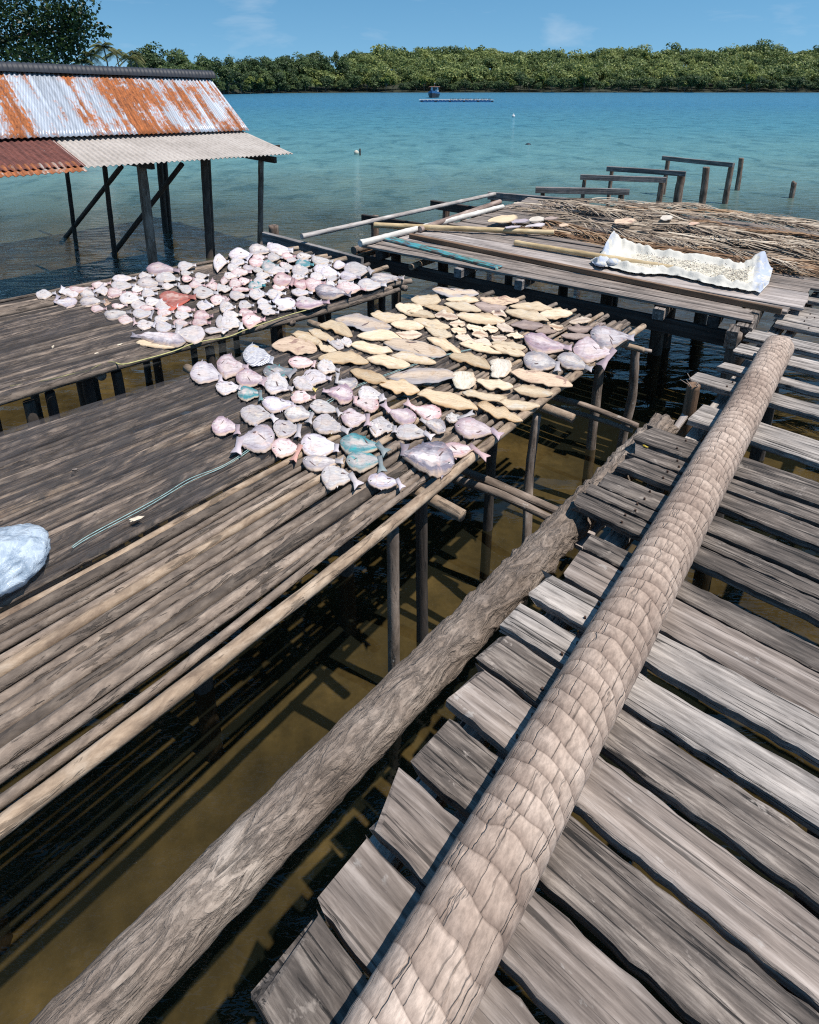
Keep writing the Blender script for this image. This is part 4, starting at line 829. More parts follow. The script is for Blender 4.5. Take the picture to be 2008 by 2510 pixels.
def make_fish(tile, e, where, idx):
    rd = random.Random(idx * 17 + (3 if where == 'near' else 5))
    hx, hy, tx, ty, w_ = [float(q) for q in e[:5]]; k = e[5]; w_ *= 1.5 if k in FILLET else (1.27 if where == 'near' else 1.34); fin = (float(e[6]), float(e[7])) if len(e) > 6 else None
    fil = k in FILLET
    big = where == 'near'
    ax, ay = tx - hx, ty - hy; Lp = math.hypot(ax, ay); px_, py_ = -ay / Lp, ax / Lp
    if not fil and fin is None: end = .86
    else: end = 1.0
    n, mm = (22, 12) if big else (13, 8)
    base_z = RZ + (.012 if where == 'near' else .014)
    bend = rd.uniform(-.13, .13) * (1.2 if fil else 1) * w_; fl_s, fl_a, fl_g = rd.uniform(.2, .6), rd.uniform(0, .24), rd.choice((-1, 1))
    sd1 = rd.uniform(0, 90); asym = rd.uniform(.82, 1.18)
    def pt(s, t):
        wob = 1 + (.10 if fil else .10) * mnoise.noise(Vector((s * 6, (1 if t > 0 else -1) * 3, sd1))) + (.09 if big else .07) * mnoise.noise(Vector((s * 19, t, sd1 + 7))) * abs(t)
        p = prof(k, s, rd) * w_ / 2 * wob * (asym if t > 0 else 2 - asym)
        if not fil and t * fl_g > 0: p *= 1 + fl_a * math.exp(-((s - fl_s) / .2) ** 2)
        if not fil: p *= 1 + .05 * mnoise.noise(Vector((s * 40, 2 if t > 0 else 5, sd1)))
        if fil: p *= 1 + .10 * mnoise.noise(Vector((s * 38, 2 if t > 0 else 5, sd1))); p *= 1 + .05 * math.sin(s * 17 + sd1 + (2 if t > 0 else 0))
        c = bend * math.sin(s * math.pi) + (.03 * w_ * math.sin(s * 5 + sd1) if fil else 0)
        x = hx + ax * end * s + px_ * (p * t + c); y = hy + ay * end * s + py_ * (p * t + c)
        return x, y, p
    mx_, my_, _ = pt(.5, 0); ctr = tz(tile, mx_, my_, base_z)
    hd = tz(tile, hx, hy, base_z); tl_ = tz(tile, tx, ty, base_z)
    real = (hd - tl_).length
    th = (.0062 if fil else .0125) * min(1.5, max(.55, real / .22)) * rd.uniform(.8, 1.2)
    if k in 'KD': th *= .8
    if k == 'V': th *= 1.5
    xd = (tl_ - hd).normalized(); yd = Vector((-xd.y, xd.x, 0)); Mx = Matrix((xd, yd, UPV)).transposed().to_4x4(); Mx.translation = ctr; Mi = Mx.inverted()
    ridge_t = rd.uniform(-.35, .35); split = rd.random() < .6
    def hz(s, t):
        e_ = max(0, 1 - abs(t) ** (3.0 if not fil else 4.0)) ** .6; l_ = min(1, s * 6 + .25) * min(1, (1 - s) * 4 + .3)
        h = th * e_ * l_
        if not fil and split: h *= 1 - .55 * math.exp(-((t - ridge_t) / .13) ** 2)
        if fil: h *= 1 - .35 * math.exp(-((t - ridge_t * .4) / .16) ** 2)
        h += th * .2 * mnoise.noise(Vector((s * 5, t * 2.2, sd1))) * e_ + th * .55 * max(0, .22 - abs(mnoise.noise(Vector((s * 4.5, t * 2.4, sd1 + 40))))) / .22 * e_ * (-1 if fil else 1) * .6 + th * .14 * mnoise.noise(Vector((s * 14, t * 6, sd1))) * e_
        cur = (.03 if fil else .016) * max(0, mnoise.noise(Vector((s * 4, (1 if t > 0 else -1) * 2, sd1 + 20)))) * abs(t) ** 2.5      # curled edges
        return max(.002, h) + cur
    v = []; f = []; mi = []
    for lay in (0, 1):
        for i in range(n + 1):
            for j in range(mm + 1):
                s = i / n; t = 2 * j / mm - 1; x, y, _ = pt(s, t); q = tz(tile, x, y, base_z)
                z = hz(s, t); q.z = base_z + (z if lay == 0 else max(-.006, z - .006 - th * .9 * max(0, 1 - t * t))); v.append(Mi @ q)
    W = mm + 1; K = (n + 1) * W
    for i in range(n):
        for j in range(mm):
            a = i * W + j; f.append((a, a + W, a + W + 1, a + 1)); f.append((K + a + 1, K + a + W + 1, K + a + W, K + a))
    for i in range(n):
        a = i * W; f.append((a + W, a, K + a, K + a + W)); a = i * W + mm; f.append((a, a + W, K + a + W, K + a))
    for j in range(mm): f.append((j, j + 1, K + j + 1, K + j)); a = n * W + j; f.append((a + 1, a, K + a, K + a + 1))
    flip = (Mi @ tz(tile, *pt(.5, 1)[:2], base_z)).y < 0
    if not flip: f = [tuple(reversed(q)) for q in f]
    mi = [0] * len(f)
    # cuts: dark slits scored into the flesh
    if not fil or k == 'Z':
        for g in range(rd.choice([0, 1, 1, 2]) if big else rd.choice([0, 0, 1])):
            s0_ = rd.uniform(.22, .72); t0_ = rd.uniform(-.55, .55); ln = rd.uniform(.08, .2); an = rd.uniform(-.6, .6); wd = rd.uniform(.04, .085)
            b0_ = len(v); steps = 5
            for q_ in range(steps + 1):
                u_ = q_ / steps - .5
                for sg in (-1, 1):
                    s = s0_ + u_ * ln; t = t0_ + u_ * an + sg * wd * (1 - (2 * u_) ** 2)
                    x, y, _ = pt(s, t); q = tz(tile, x, y, base_z); q.z = base_z + hz(s, t) + .0016; v.append(Mi @ q)
            for q_ in range(steps):
                a = b0_ + 2 * q_; f.append((a, a + 1, a + 3, a + 2) if flip else (a, a + 2, a + 3, a + 1)); mi.append(1)
    if not fil:
        for g in range(rd.choice([1, 2, 3]) if big else rd.choice([0, 0, 1])):
            s_ = rd.uniform(.12, .85); sg = rd.choice((-1, 1)); ds_ = rd.uniform(.03, .07); b0_ = len(v)
            for (s2, t2, zz) in ((s_, .93, .004), (s_ + ds_, .93, .004), (s_ + ds_ * rd.uniform(.2, 1.6), 1.0 + rd.uniform(.12, .34), .004), (s_, .93, -.003), (s_ + ds_, .93, -.003)):
                x, y, _ = pt(min(s2, .97), sg * t2); q = tz(tile, x, y, base_z); q.z = base_z + zz; v.append(Mi @ q)
            f += [(b0_, b0_ + 1, b0_ + 2), (b0_ + 4, b0_ + 3, b0_ + 2)]; mi += [0, 0]
    nm = 'fish_fillet' if fil else 'split_fish'
    mats = [FM[k], FM['gash']]
    # tail fin
    finv = None
    if not fil:
        if fin is None: fx, fy = tx, ty; fx += 0; 
        else: fx, fy = fin
        ox, oy = pt(.97, 0)[:2]; dx, dy = fx - ox, fy - oy; fl = math.hypot(dx, dy) + 1e-6
        if fl < .12 * Lp: dx, dy = dx / fl * .14 * Lp, dy / fl * .14 * Lp; fl = .14 * Lp
        nx, ny = -dy / fl, dx / fl; w0 = min(w_ * .13, fl * .35); w1 = min(w_ * rd.uniform(.16, .27), fl * .5)
        P2 = [(ox - dx * .25 + nx * w0, oy - dy * .25 + ny * w0), (ox - dx * .25 - nx * w0, oy - dy * .25 - ny * w0),
              (ox + dx * .45 + nx * w0 * .8, oy + dy * .45 + ny * w0 * .8), (ox + dx * .45 - nx * w0 * .8, oy + dy * .45 - ny * w0 * .8),
              (ox + dx * 1.0 + nx * w1, oy + dy * 1.0 + ny * w1), (ox + dx * .86, oy + dy * .86), (ox + dx - nx * w1, oy + dy - ny * w1)]
        fv = []
        for lay in (.007, .002):
            for q_, (x, y) in enumerate(P2):
                q = tz(tile, x, y, base_z); q.z = base_z + lay + (th * .35 if q_ < 2 else .002 * (q_ - 2)); fv.append(Mi @ q)
        ff = [(0, 1, 3, 2), (2, 3, 5), (2, 5, 4), (3, 6, 5)]
        ff += [tuple(7 + a for a in reversed(q)) for q in ff] + [(0, 2, 9, 7), (2, 4, 11, 9), (4, 5, 12, 11), (5, 6, 13, 12), (6, 3, 10, 13), (3, 1, 8, 10), (1, 0, 7, 8)]
        finv = (fv, ff)
    if finv and not big:
        o_ = len(v); v += finv[0]; f += [tuple(o_ + a for a in q) for q in finv[1]]; mi += [0] * len(finv[1])
    me_ = mesh(nm, v, f, True, mi); at_ = me_.attributes.new('st', 'FLOAT_VECTOR', 'POINT')
    vw = 1 if py_ > 0 else -1; sta = [(i / n, 2 * j / mm - 1, max(0, vw * (2 * j / mm - 1))) for lay in (0, 1) for i in range(n + 1) for j in range(mm + 1)]; sta += [(.9, .9, 0)] * (len(v) - len(sta)); at_.data.foreach_set('vector', [q for w__ in sta for q in w__])
    o = link(nm, me_, mats, None, Mx)
    if finv and big:
        fm = FM[k]
        if (hx, hy) == (960, 530): fm = FM['fin_y']
        if (hx, hy) == (775, 1090): fm = FM['fin_r']
        link('tail_fin', mesh('tail_fin', *finv, True), fm, o, Mx)
        s_, t_ = .1, .25 * rd.choice((-1, 1)); x, y, _ = pt(s_, t_); q = tz(tile, x, y, base_z); r_ = .0055
        q.z = base_z + hz(s_, t_) - .001
        ev = [Mi @ (q + Vector((math.cos(a) * r_ * rr, math.sin(a) * r_ * rr, zz))) for (rr, zz) in ((1.5, .0), (1.35, .0022), (.8, .003), (.35, .0036)) for a in [i * math.pi / 4 for i in range(8)]]
        ef = [(a_ * 8 + i, a_ * 8 + (i + 1) % 8, a_ * 8 + 8 + (i + 1) % 8, a_ * 8 + 8 + i) for a_ in range(3) for i in range(8)] + [tuple(range(24, 32))]
        link('eye', mesh('eye', ev, ef, True, [0] * 16 + [1] * 9), [FM['eye_ring'], FM['eye']], o, Mx)
    cx, cy = TILE[tile]; fish_log.append(dict(o=o, k=k, where=where, x=cx + mx_ / 3.45, y=cy + my_ / 3.45, L=real, fil=fil))
for where, D_ in (('near', FA), ('far', FB)):
    i_ = 0
    for tl__, s_ in D_.items():
        for e in s_.replace('\n', ';').split(';'):
            if e.strip(): make_fish(tl__, e.split(), where, i_); i_ += 1
# labels: landmarks by their own look, the rest by colour and their place next to a landmark
NAMEK = dict(W='white split fish', L='pale lilac split fish', Q='mauve split fish', P='pink split fish', G='grey split fish', V='dark grey split fish', B='turquoise fish', T='grey-green fish',
             R='red split fish', O='orange scrap of fish', C='cream fillet', Y='yellowish fillet', Z='large ribbed fillet with grey skin', K='small cream piece with brown centre', D='brown dried slab', X='fillet with brown flesh', F='broad pale fillet', S='striped fish')
LM = {'near': [(705, 450, 'j', 'grey fish with green fins', 'grey fish with bright green fins beside the striped fish'), (535, 300, 'j', 'striped fish', 'black and white striped split fish on the nearest rack'),
               (780, 230, 'j', 'brown-patched fillet', 'cream fillet with a dark brown patch beside the striped fish'), (460, 530, 'o', 'big turquoise fish', 'larger of the two touching turquoise fish near the rack edge'),
               (510, 690, 'o', 'S-curved turquoise fish', 'smaller curved turquoise fish touching the larger turquoise one'), (490, 640, 'j', 'small turquoise fish', 'small lone turquoise fish in the left group on the nearest rack'),
               (1430, 725, 'o', 'thick dark fish', 'thick dark grey opened fish, biggest by the front edge pole'), (525, 845, 'k', 'long ribbed fillet', 'long opened fillet with ribs and grey skin, middle of the nearest rack'),
               (770, 990, 'k', 'largest yellow fillet', 'largest yellowish fillet, just left of the edge pole'), (680, 470, 'l', 'silver-grey fish', 'silver-grey opened fish at the far right corner of the nearest rack'),
               (0, 800, 'l', 'red-streaked fillet', 'long fillet with red-brown streaks resting on the edge pole'), (775, 1090, 'j', 'red-tailed fish', 'pink fish with a red tail fin, left of the round lilac fish'), (960, 530, 'j', 'yellow-tailed fish', 'small white fish with a yellow tail on the nearest rack'),
               (75, 360, 'k', 'ribbed back fillet', 'large ribbed fillet at the far left edge of the nearest rack'), (485, 550, 'k', 'grey-edged fillet', 'ribbed fillet with grey skin edge in the middle of the cream fillets')],
      'far': [(1140, 300, 'i', 'red fish', 'big red opened fish, the only red one on the far rack'), (1365, 690, 'i', 'grey folded fish', 'large grey folded fish alone at the front of the far rack'), (345, 720, 'f', 'left turquoise fish', 'turquoise fish at the back of the far rack, left of its twin'),
              (635, 715, 'f', 'right turquoise fish', 'turquoise fish at the back of the far rack, right of its twin'), (235, 905, 'f', 'middle turquoise fish', 'turquoise fish in the middle of the far rack, nearest of three'), (1045, 750, 'f', 'broad white fish', 'broad white opened fish near the right end of the far rack'),
              (800, 930, 'f', 'dark grey fish', 'dark grey headless fish on the front edge of the far rack'), (665, 350, 'i', 'orange scrap', 'small orange scrap of fish at the left of the far rack')]}
lmk = {}
for where in LM:
    for (x, y, t, short, lab) in LM[where]:
        best = None; cx, cy = TILE[t]
        for fl in fish_log:
            if fl['where'] != where: continue
        D_ = FA if where == 'near' else FB; i_ = 0; hit = None
        seq = [(tl__, e.split()) for tl__, s_ in D_.items() for e in s_.replace('\n', ';').split(';') if e.strip()]
        for q_, (tl__, e) in enumerate(seq):
            if tl__ == t and float(e[0]) == x and float(e[1]) == y: hit = q_
        fl = [z for z in fish_log if z['where'] == where][hit]; fl['short'] = short; lmk.setdefault(where, []).append(fl)
        tag(fl['o'], lab, 'fillet' if fl['fil'] else 'fish')
ORD = ['nearest', 'second', 'third', 'fourth', 'fifth', 'sixth', 'seventh', 'eighth', 'ninth', 'tenth', 'eleventh', 'twelfth', 'thirteenth', 'fourteenth', 'fifteenth', 'sixteenth']
buck = {}
for fl in fish_log:
    if 'short' in fl: continue
    best = min(lmk[fl['where']], key=lambda z: (z['x'] - fl['x']) ** 2 + ((z['y'] - fl['y']) * 1.8) ** 2)
    dx, dy = fl['x'] - best['x'], (fl['y'] - best['y']) * 1.8
    d_ = ('right of' if dx > 0 else 'left of') if abs(dx) > abs(dy) else ('in front of' if dy > 0 else 'behind')
    fl['d'] = math.hypot(dx, dy); buck.setdefault((fl['where'], fl['k'], best['short'], d_), []).append(fl)
for (where, k, sh, d_), ls in buck.items():
    ls.sort(key=lambda z: z['d'])
    for q_, fl in enumerate(ls):
        nm = NAMEK[k]; rk = ORD[q_] if len(ls) > 1 else ''
        lab = (rk + ' ' if rk else '') + f"{nm} {d_} the {sh} on the {'nearest' if where == 'near' else 'far'} rack"
        tag(fl['o'], lab, 'fillet' if fl['fil'] else 'fish')
for fl in fish_log:
    fl['o']['group'] = ('cream fillets' if fl['fil'] else 'split fish') + (' on the nearest rack' if fl['where'] == 'near' else ' on the far rack')
# ------------------------------------------------------------------ dry palm fronds on the platform
def frondmat(name, stops):
    m, nt, b, out = newmat(name); at = nt.nodes.new('ShaderNodeAttribute'); at.attribute_name = 'tone'
    c = ramp(nt, at.outputs['Fac'], stops); n1 = noise(nt, coords(nt), 7, 4, .6); c = mixc(nt, .6, c, ramp(nt, n1, [(.3, (.6, .58, .56)), (.65, (1.1, 1.1, 1.1))]), 'MULTIPLY')
    L(nt, c, b.inputs['Base Color']); b.inputs['Roughness'].default_value = .75; return m
M['frond_grey'] = frondmat('frond_grey', [(0, (.06, .04, .028)), (.3, (.23, .165, .115)), (.65, (.41, .32, .235)), (1, (.66, .56, .44))])
M['frond_brown'] = frondmat('frond_brown', [(0, (.06, .032, .018)), (.35, (.2, .105, .05)), (.7, (.36, .21, .11)), (1, (.52, .38, .25))])
def frond(u0, v0, ang, Ln, z0, mat, label, seed, nl=46, lf=.55, spread=24, hump=.018):
    rd = random.Random(seed); d = (Matrix.Rotation(R(ang), 3, 'Z') @ fd); side = Vector((-d.y, d.x, 0)); base = fpt(u0, v0, PZ + z0)
    v = []; f = []; tn = []
    def spine(s): return base + d * (Ln * s) + side * (.12 * math.sin(s * 2.4 + seed) * s) + UPV * (hump * math.sin(math.pi * s) + .02 * math.sin(s * 9 + seed))
    def strip(pts, w0, w1):
        b0 = len(v); n = len(pts); tn.extend([rd.random() ** .9] * (3 * n))
        for i, p in enumerate(pts):
            t = i / (n - 1); w_ = w0 * (1 - t) + w1 * t; dd_ = (pts[min(i + 1, n - 1)] - pts[max(i - 1, 0)]).normalized(); sv = dd_.cross(UPV).normalized() * (w_ / 2)
            v.append(p - sv - UPV * w_ * .12); v.append(p + UPV * w_ * .2); v.append(p + sv - UPV * w_ * .12)
        for i in range(n - 1):
            a = b0 + 3 * i; f.append((a, a + 1, a + 4, a + 3)); f.append((a + 1, a + 2, a + 5, a + 4))
    strip([spine(i / 14) + UPV * .012 for i in range(15)], .035, .008)
    for i in range(nl):
        s = .08 + .9 * i / nl; p = spine(s)
        for sg in (-1, 1):
            if rd.random() < .12: continue
            l_ = lf * (math.sin(math.pi * min(1, s * .86 + .12)) ** .6) * rd.uniform(.7, 1.15); a = R(spread * rd.uniform(.35, 1.6)) * sg
            dir_ = d * math.cos(a) + side * math.sin(a); cur = rd.uniform(-.25, .25); lift = rd.uniform(-.02, .03)
            pts = []
            for q in range(6):
                t = q / 5; pp = p + dir_ * l_ * t + side * (cur * l_ * t * t * .6) + UPV * (lift * math.sin(t * 3) - .02 * t + rd.uniform(-.004, .004)); pp.z = max(pp.z, PZ + .006 + .002 * rd.random()); pts.append(pp)
            strip(pts, rd.uniform(.011, .023), .005)
    o = obj('palm_frond', v, f, M[mat], origin=base); at_ = o.data.attributes.new('tone', 'FLOAT', 'POINT'); at_.data.foreach_set('value', tn); return tag(o, label, 'palm frond', 'dry palm fronds on the platform')
random.seed(21)
FR = []
for i in range(10): FR.append((.8 + .33 * i + random.uniform(-.1, .1), 1.66 + random.uniform(-.08, .22), random.uniform(-5, 3), 1.7, .012 + .004 * i, 'frond_brown'))
for i in range(30): FR.append((.5 + (i % 10) * .47 + random.uniform(-.2, .2), 2.15 + .5 * (i // 10) + random.uniform(-.15, .15), random.choice([0, 0, 0, 180]) + random.uniform(-26, 26), random.uniform(1.3, 1.9), .025 + .045 * (i // 10) + random.uniform(0, .05), 'frond_grey' if random.random() < .8 else 'frond_brown'))
for i, (u, v_, a, l_, z_, mt) in enumerate(FR):
    if abs(a) > 90: u += l_
    frond(u, v_, a, l_, z_, mt, 'brown dry palm frond in the front layer beside the white sack' if mt == 'frond_brown' else 'grey dry palm frond in the heap at the back of the platform', i, nl=62, lf=random.uniform(.42, .62) if mt == 'frond_grey' else .42, spread=24 if mt == 'frond_grey' else 13)
# scraps of dried fish lying on the fronds
scr = [('g', 820, 330, 270, 55, 'Y', 'large yellowish dried piece of fish on the fronds'), ('g', 950, 350, 170, 30, 'L', 'grey-white dried strip beside the large yellowish piece on the fronds'), ('g', 1090, 335, 140, 45, 'F', 'pale rounded dried piece on the fronds, right of the grey-white strip'),
       ('g', 1080, 385, 180, 24, 'W', 'thin white dried strip in front of the pale rounded piece on the fronds'), ('g', 890, 398, 150, 16, 'L', 'thin dried strip beside the yellow bamboo pole on the fronds'), ('g', 1215, 325, 130, 28, 'D', 'brown dried piece on the fronds right of the pale rounded one'), ('g', 1330, 382, 110, 25, 'X', 'brownish dried piece farthest right of the cluster on the fronds'),
       ('h', 285, 350, 200, 45, 'X', 'cream dried piece on the frond heap above the white sack'), ('h', 640, 318, 110, 42, 'F', 'pale dried piece at the back edge of the frond heap'), ('h', 870, 372, 90, 28, 'O', 'orange dried piece at the back edge of the frond heap')]
for i, (t_, x, y, w_, h_, k, lab) in enumerate(scr):
    z0 = PZ + (.10 if t_ == 'g' else .16); rd = random.Random(i); v = []; f = []
    n = 18; c = tz(t_, x, y, z0)
    for lay in (0, 1):
        for r_ in range(5):
            for j in range(n):
                a = 2 * math.pi * j / n; k_ = (r_ / 4) * (1 + .3 * mnoise.noise(Vector((math.cos(a) * 1.5, math.sin(a) * 1.5, i * 3.3))))
                q = tz(t_, x + math.cos(a) * w_ / 2 * k_, y + math.sin(a) * h_ / 2 * k_ - math.cos(a) * .05 * w_ * k_, z0); q.z = z0 + .012 * mnoise.noise(Vector((q.x * 14, q.y * 14, i))) + .012 * (1 - k_) - lay * .006; v.append(q)
    for lay in (0, 1):
        o_ = lay * 5 * n
        for r_ in range(4):
            for j in range(n):
                q = (o_ + r_ * n + j, o_ + r_ * n + (j + 1) % n, o_ + r_ * n + n + (j + 1) % n, o_ + r_ * n + n + j); f.append(q if lay else tuple(reversed(q)))
    for j in range(n): f.append((4 * n + j, 4 * n + (j + 1) % n, 9 * n + (j + 1) % n, 9 * n + j))
    tag(obj('dried_fish_piece', v, f, FM[k], smooth=True, origin=c), lab, 'dried fish', 'dried fish pieces on the palm fronds')

# ------------------------------------------------------------------ white sack with tiny fish
m, nt, b, out = newmat('sack_cloth')
tcg = nt.nodes.new('ShaderNodeTexCoord'); at = nt.nodes.new('ShaderNodeAttribute'); at.attribute_name = 'along'
n1 = noise(nt, tcg.outputs['Object'], 11, 4, .6, 1.0); n2 = noise(nt, tcg.outputs['Object'], 60, 4, .6)
endm = ramp(nt, at.outputs['Fac'], [(0, (1, 1, 1)), (.10, (1, 1, 1)), (.19, (0, 0, 0)), (.86, (0, 0, 0)), (.9, (1, 1, 1))])
k = mth(nt, 'MULTIPLY', mth(nt, 'MULTIPLY', endm, .6), ramp(nt, n1, [(.46, (0, 0, 0)), (.53, (1, 1, 1))]))
c = mixc(nt, mth(nt, 'MULTIPLY', k, .75), (.58, .555, .50), (.2, .32, .6)); L(nt, c, b.inputs['Base Color']); b.inputs['Roughness'].default_value = .75; b.inputs['Specular IOR Level'].default_value = .2
bump(nt, b, mth(nt, 'ADD', n1, mth(nt, 'MULTIPLY', n2, .3)), .6, .012); M['sack'] = m
topl = [(60, 640), (150, 590), (205, 545), (300, 560), (430, 590), (560, 625), (720, 650), (900, 668), (1080, 690), (1230, 735), (1330, 722), (1440, 700), (1535, 755)]
botl = [(-10, 690), (40, 735), (150, 735), (300, 780), (450, 802), (600, 795), (760, 822), (900, 858), (1050, 895), (1180, 915), (1300, 935), (1430, 955), (1500, 880)]
def samp(ls, s): q = s * (len(ls) - 1); i = min(int(q), len(ls) - 2); t = q - i; return (ls[i][0] * (1 - t) + ls[i + 1][0] * t, ls[i][1] * (1 - t) + ls[i + 1][1] * t)
SZ = PZ + .03
def sackp(s, t):
    a = samp(topl, s); b_ = samp(botl, s); return tz('h', a[0] + (b_[0] - a[0]) * t, a[1] + (b_[1] - a[1]) * t, SZ)
def sackh(s, t):
    rim = lambda d, wd, hh: hh * math.exp(-((d - .11) / wd) ** 2) * min(1, d / .02 + .05)
    h = rim(t, .09, .075) * min(1, max(0, s * 8)) + rim(1 - t, .08, .05)
    h += .12 * math.exp(-((s - .12) / .085) ** 2 - ((t - .2) / .18) ** 2) + .05 * math.exp(-((s - .12) / .05) ** 2 - ((t - .95) / .16) ** 2)
    h += .09 * math.exp(-((s - .90) / .05) ** 2 - ((t - .2) / .2) ** 2) + .03 * math.exp(-((s - .1) / .02) ** 2 - ((t - .6) / .2) ** 2)
    ed = min(1, min(t, 1 - t) * 9) ; e2_ = min(1, min(s, 1 - s) * 14)
    h += (.034 * mnoise.noise(Vector((s * 18, t * 5, 2))) + .018 * mnoise.noise(Vector((s * 40, t * 11, 5))) + .03 * (.25 - abs(mnoise.noise(Vector((s * 22, t * 7, 9)))))) * (.35 + abs(t - .5) * 1.3)
    return max(.003, h * (.15 + .85 * ed) * (.25 + .75 * e2_)) 
v = []; f = []; att = []; ns_, nt_ = 110, 40
for lay in (0, 1):
    for i in range(ns_ + 1):
        for j in range(nt_ + 1):
            s, t = i / ns_, j / nt_; p = sackp(s, t); jx = .05 * mnoise.noise(Vector((s * 30, t * 12, 4))) if (i in (0, ns_) or j in (0, nt_)) else 0
            v.append(p + UPV * (sackh(s, t) - lay * .003) + E1 * jx); att.append(s)
W = nt_ + 1; K = (ns_ + 1) * W
for i in range(ns_):
    for j in range(nt_): a = i * W + j; f.append((a, a + W, a + W + 1, a + 1)[::-1]); f.append((K + a, K + a + W, K + a + W + 1, K + a + 1))
c0 = sackp(.5, .5); sk = obj('sack', v, f, M['sack'], smooth=True, origin=c0); at = sk.data.attributes.new('along', 'FLOAT', 'POINT'); at.data.foreach_set('value', att)
tag(sk, 'white plastic sack with blue print, opened flat with rolled rims on the platform', 'sack')
def knot(x, y, r):
    v = []; f = []
    c = tz('h', x, y, SZ + .03)
    for i in range(9):
        for j in range(14):
            th_ = math.pi * i / 8; a = 2 * math.pi * j / 14; d = Vector((math.sin(th_) * math.cos(a) * 1.5, math.sin(th_) * math.sin(a), math.cos(th_) * .7)); rr = r * (1 + .35 * mnoise.noise(d * 2.2 + Vector((x, y, 0))))
            v.append(c + d * rr)
    for i in range(8):
        for j in range(14): a = i * 14 + j; b_ = i * 14 + (j + 1) % 14; f.append((a, a + 14, b_ + 14, b_))
    return obj('sack_corner', v, f, M['sack'], sk, smooth=True, origin=c)
knot(80, 715, .035); knot(190, 700, .05)
# heap of tiny dried fish: nobody could count it
M['tiny'] = plain('tiny_fish', (.62, .57, .47), .7, .35, 60)
v = []; f = []; mi = []; rd = random.Random(4)
for q in range(2600):
    s = rd.uniform(.30, .84); t = .5 + rd.gauss(0, .16); 
    if not .2 < t < .8: continue
    p = sackp(s, t) + UPV * (sackh(s, t) + .028 * max(0, 1 - ((t - .5) / .3) ** 2) * min(1, (s - .28) * 7) * rd.random() ** .4 + .004); a = rd.uniform(0, 6.3); l_ = rd.uniform(.006, .013); w_ = l_ * .35; d = Vector((math.cos(a), math.sin(a), rd.uniform(-.35, .35))) * l_; sv = Vector((-math.sin(a), math.cos(a), rd.uniform(-.6, .6))) * w_
    b0 = len(v); v += [p - d, p - sv, p + UPV * .004, p + sv, p + d]; f += [(b0, b0 + 1, b0 + 2), (b0, b0 + 2, b0 + 3), (b0 + 1, b0 + 4, b0 + 2), (b0 + 2, b0 + 4, b0 + 3)]; mi += [1 if rd.random() < .14 else 0] * 4
# base mound under them
b0 = len(v)
for i in range(31):
    for j in range(13): s = .27 + .6 * i / 30; t = .24 + .52 * j / 12; v.append(sackp(s, t) + UPV * (sackh(s, t) + .024 * (math.sin(math.pi * j / 12) ** .7) * (math.sin(math.pi * i / 30) ** .5) + .004 * mnoise.noise(Vector((s * 90, t * 30, 1)))))
for i in range(30):
    for j in range(12): a = b0 + i * 13 + j; f.append((a, a + 13, a + 14, a + 1)[::-1]); mi.append(0)
o = obj('tiny_dried_fish', v, f, [M['tiny'], FM['gash']], mi=mi, origin=c0); tag(o, 'heap of countless tiny dried fish spread in the white sack', 'dried fish', kind='stuff')

# ------------------------------------------------------------------ crumpled plastic bag in the corner of the near rack
m, nt, b, out = newmat('clear_plastic'); n1 = noise(nt, coords(nt), 14, 5, .65, 1.0)
c = ramp(nt, n1, [(.35, (.34, .44, .56)), (.6, (.6, .68, .76))]); L(nt, c, b.inputs['Base Color']); b.inputs['Roughness'].default_value = .18; bump(nt, b, n1, .8, .02)
tr = N(nt, 'BsdfTransparent'); tr.inputs[0].default_value = (.86, .9, .95, 1); mx = nt.nodes.new('ShaderNodeMixShader'); L(nt, ramp(nt, n1, [(.35, (.5,) * 3), (.6, (.8,) * 3)]), mx.inputs[0]); L(nt, tr.outputs[0], mx.inputs[1]); L(nt, b.outputs[0], mx.inputs[2]); L(nt, mx.outputs[0], out.inputs[0]); M['plastic'] = m
c0 = up(14, 1400, RZ + .01); v = []; f = []; nA, nB = 64, 30
for i in range(nB + 1):
    for j in range(nA):
        a = math.pi * i / nB; q = 2 * math.pi * j / nA; d = Vector((math.sin(a) * math.cos(q), math.sin(a) * math.sin(q), math.cos(a)))
        rr = 1 + .10 * mnoise.noise(d * 1.6) + .13 * (.3 - abs(mnoise.noise(d * 3.1 + Vector((3, 1, 2))))) + .06 * (.3 - abs(mnoise.noise(d * 7 + Vector((1, 5, 2)))))
        v.append(c0 + Vector((d.x * .15 * rr, d.y * .15 * rr, max(0, .05 + d.z * .075 * rr))))
for i in range(nB):
    for j in range(nA): a = i * nA + j; b_ = i * nA + (j + 1) % nA; f.append((a, a + nA, b_ + nA, b_))
tag(obj('plastic_bag', v, f, M['plastic'], smooth=True, origin=c0), 'crumpled translucent pale blue plastic bag on the net at the left edge', 'bag')
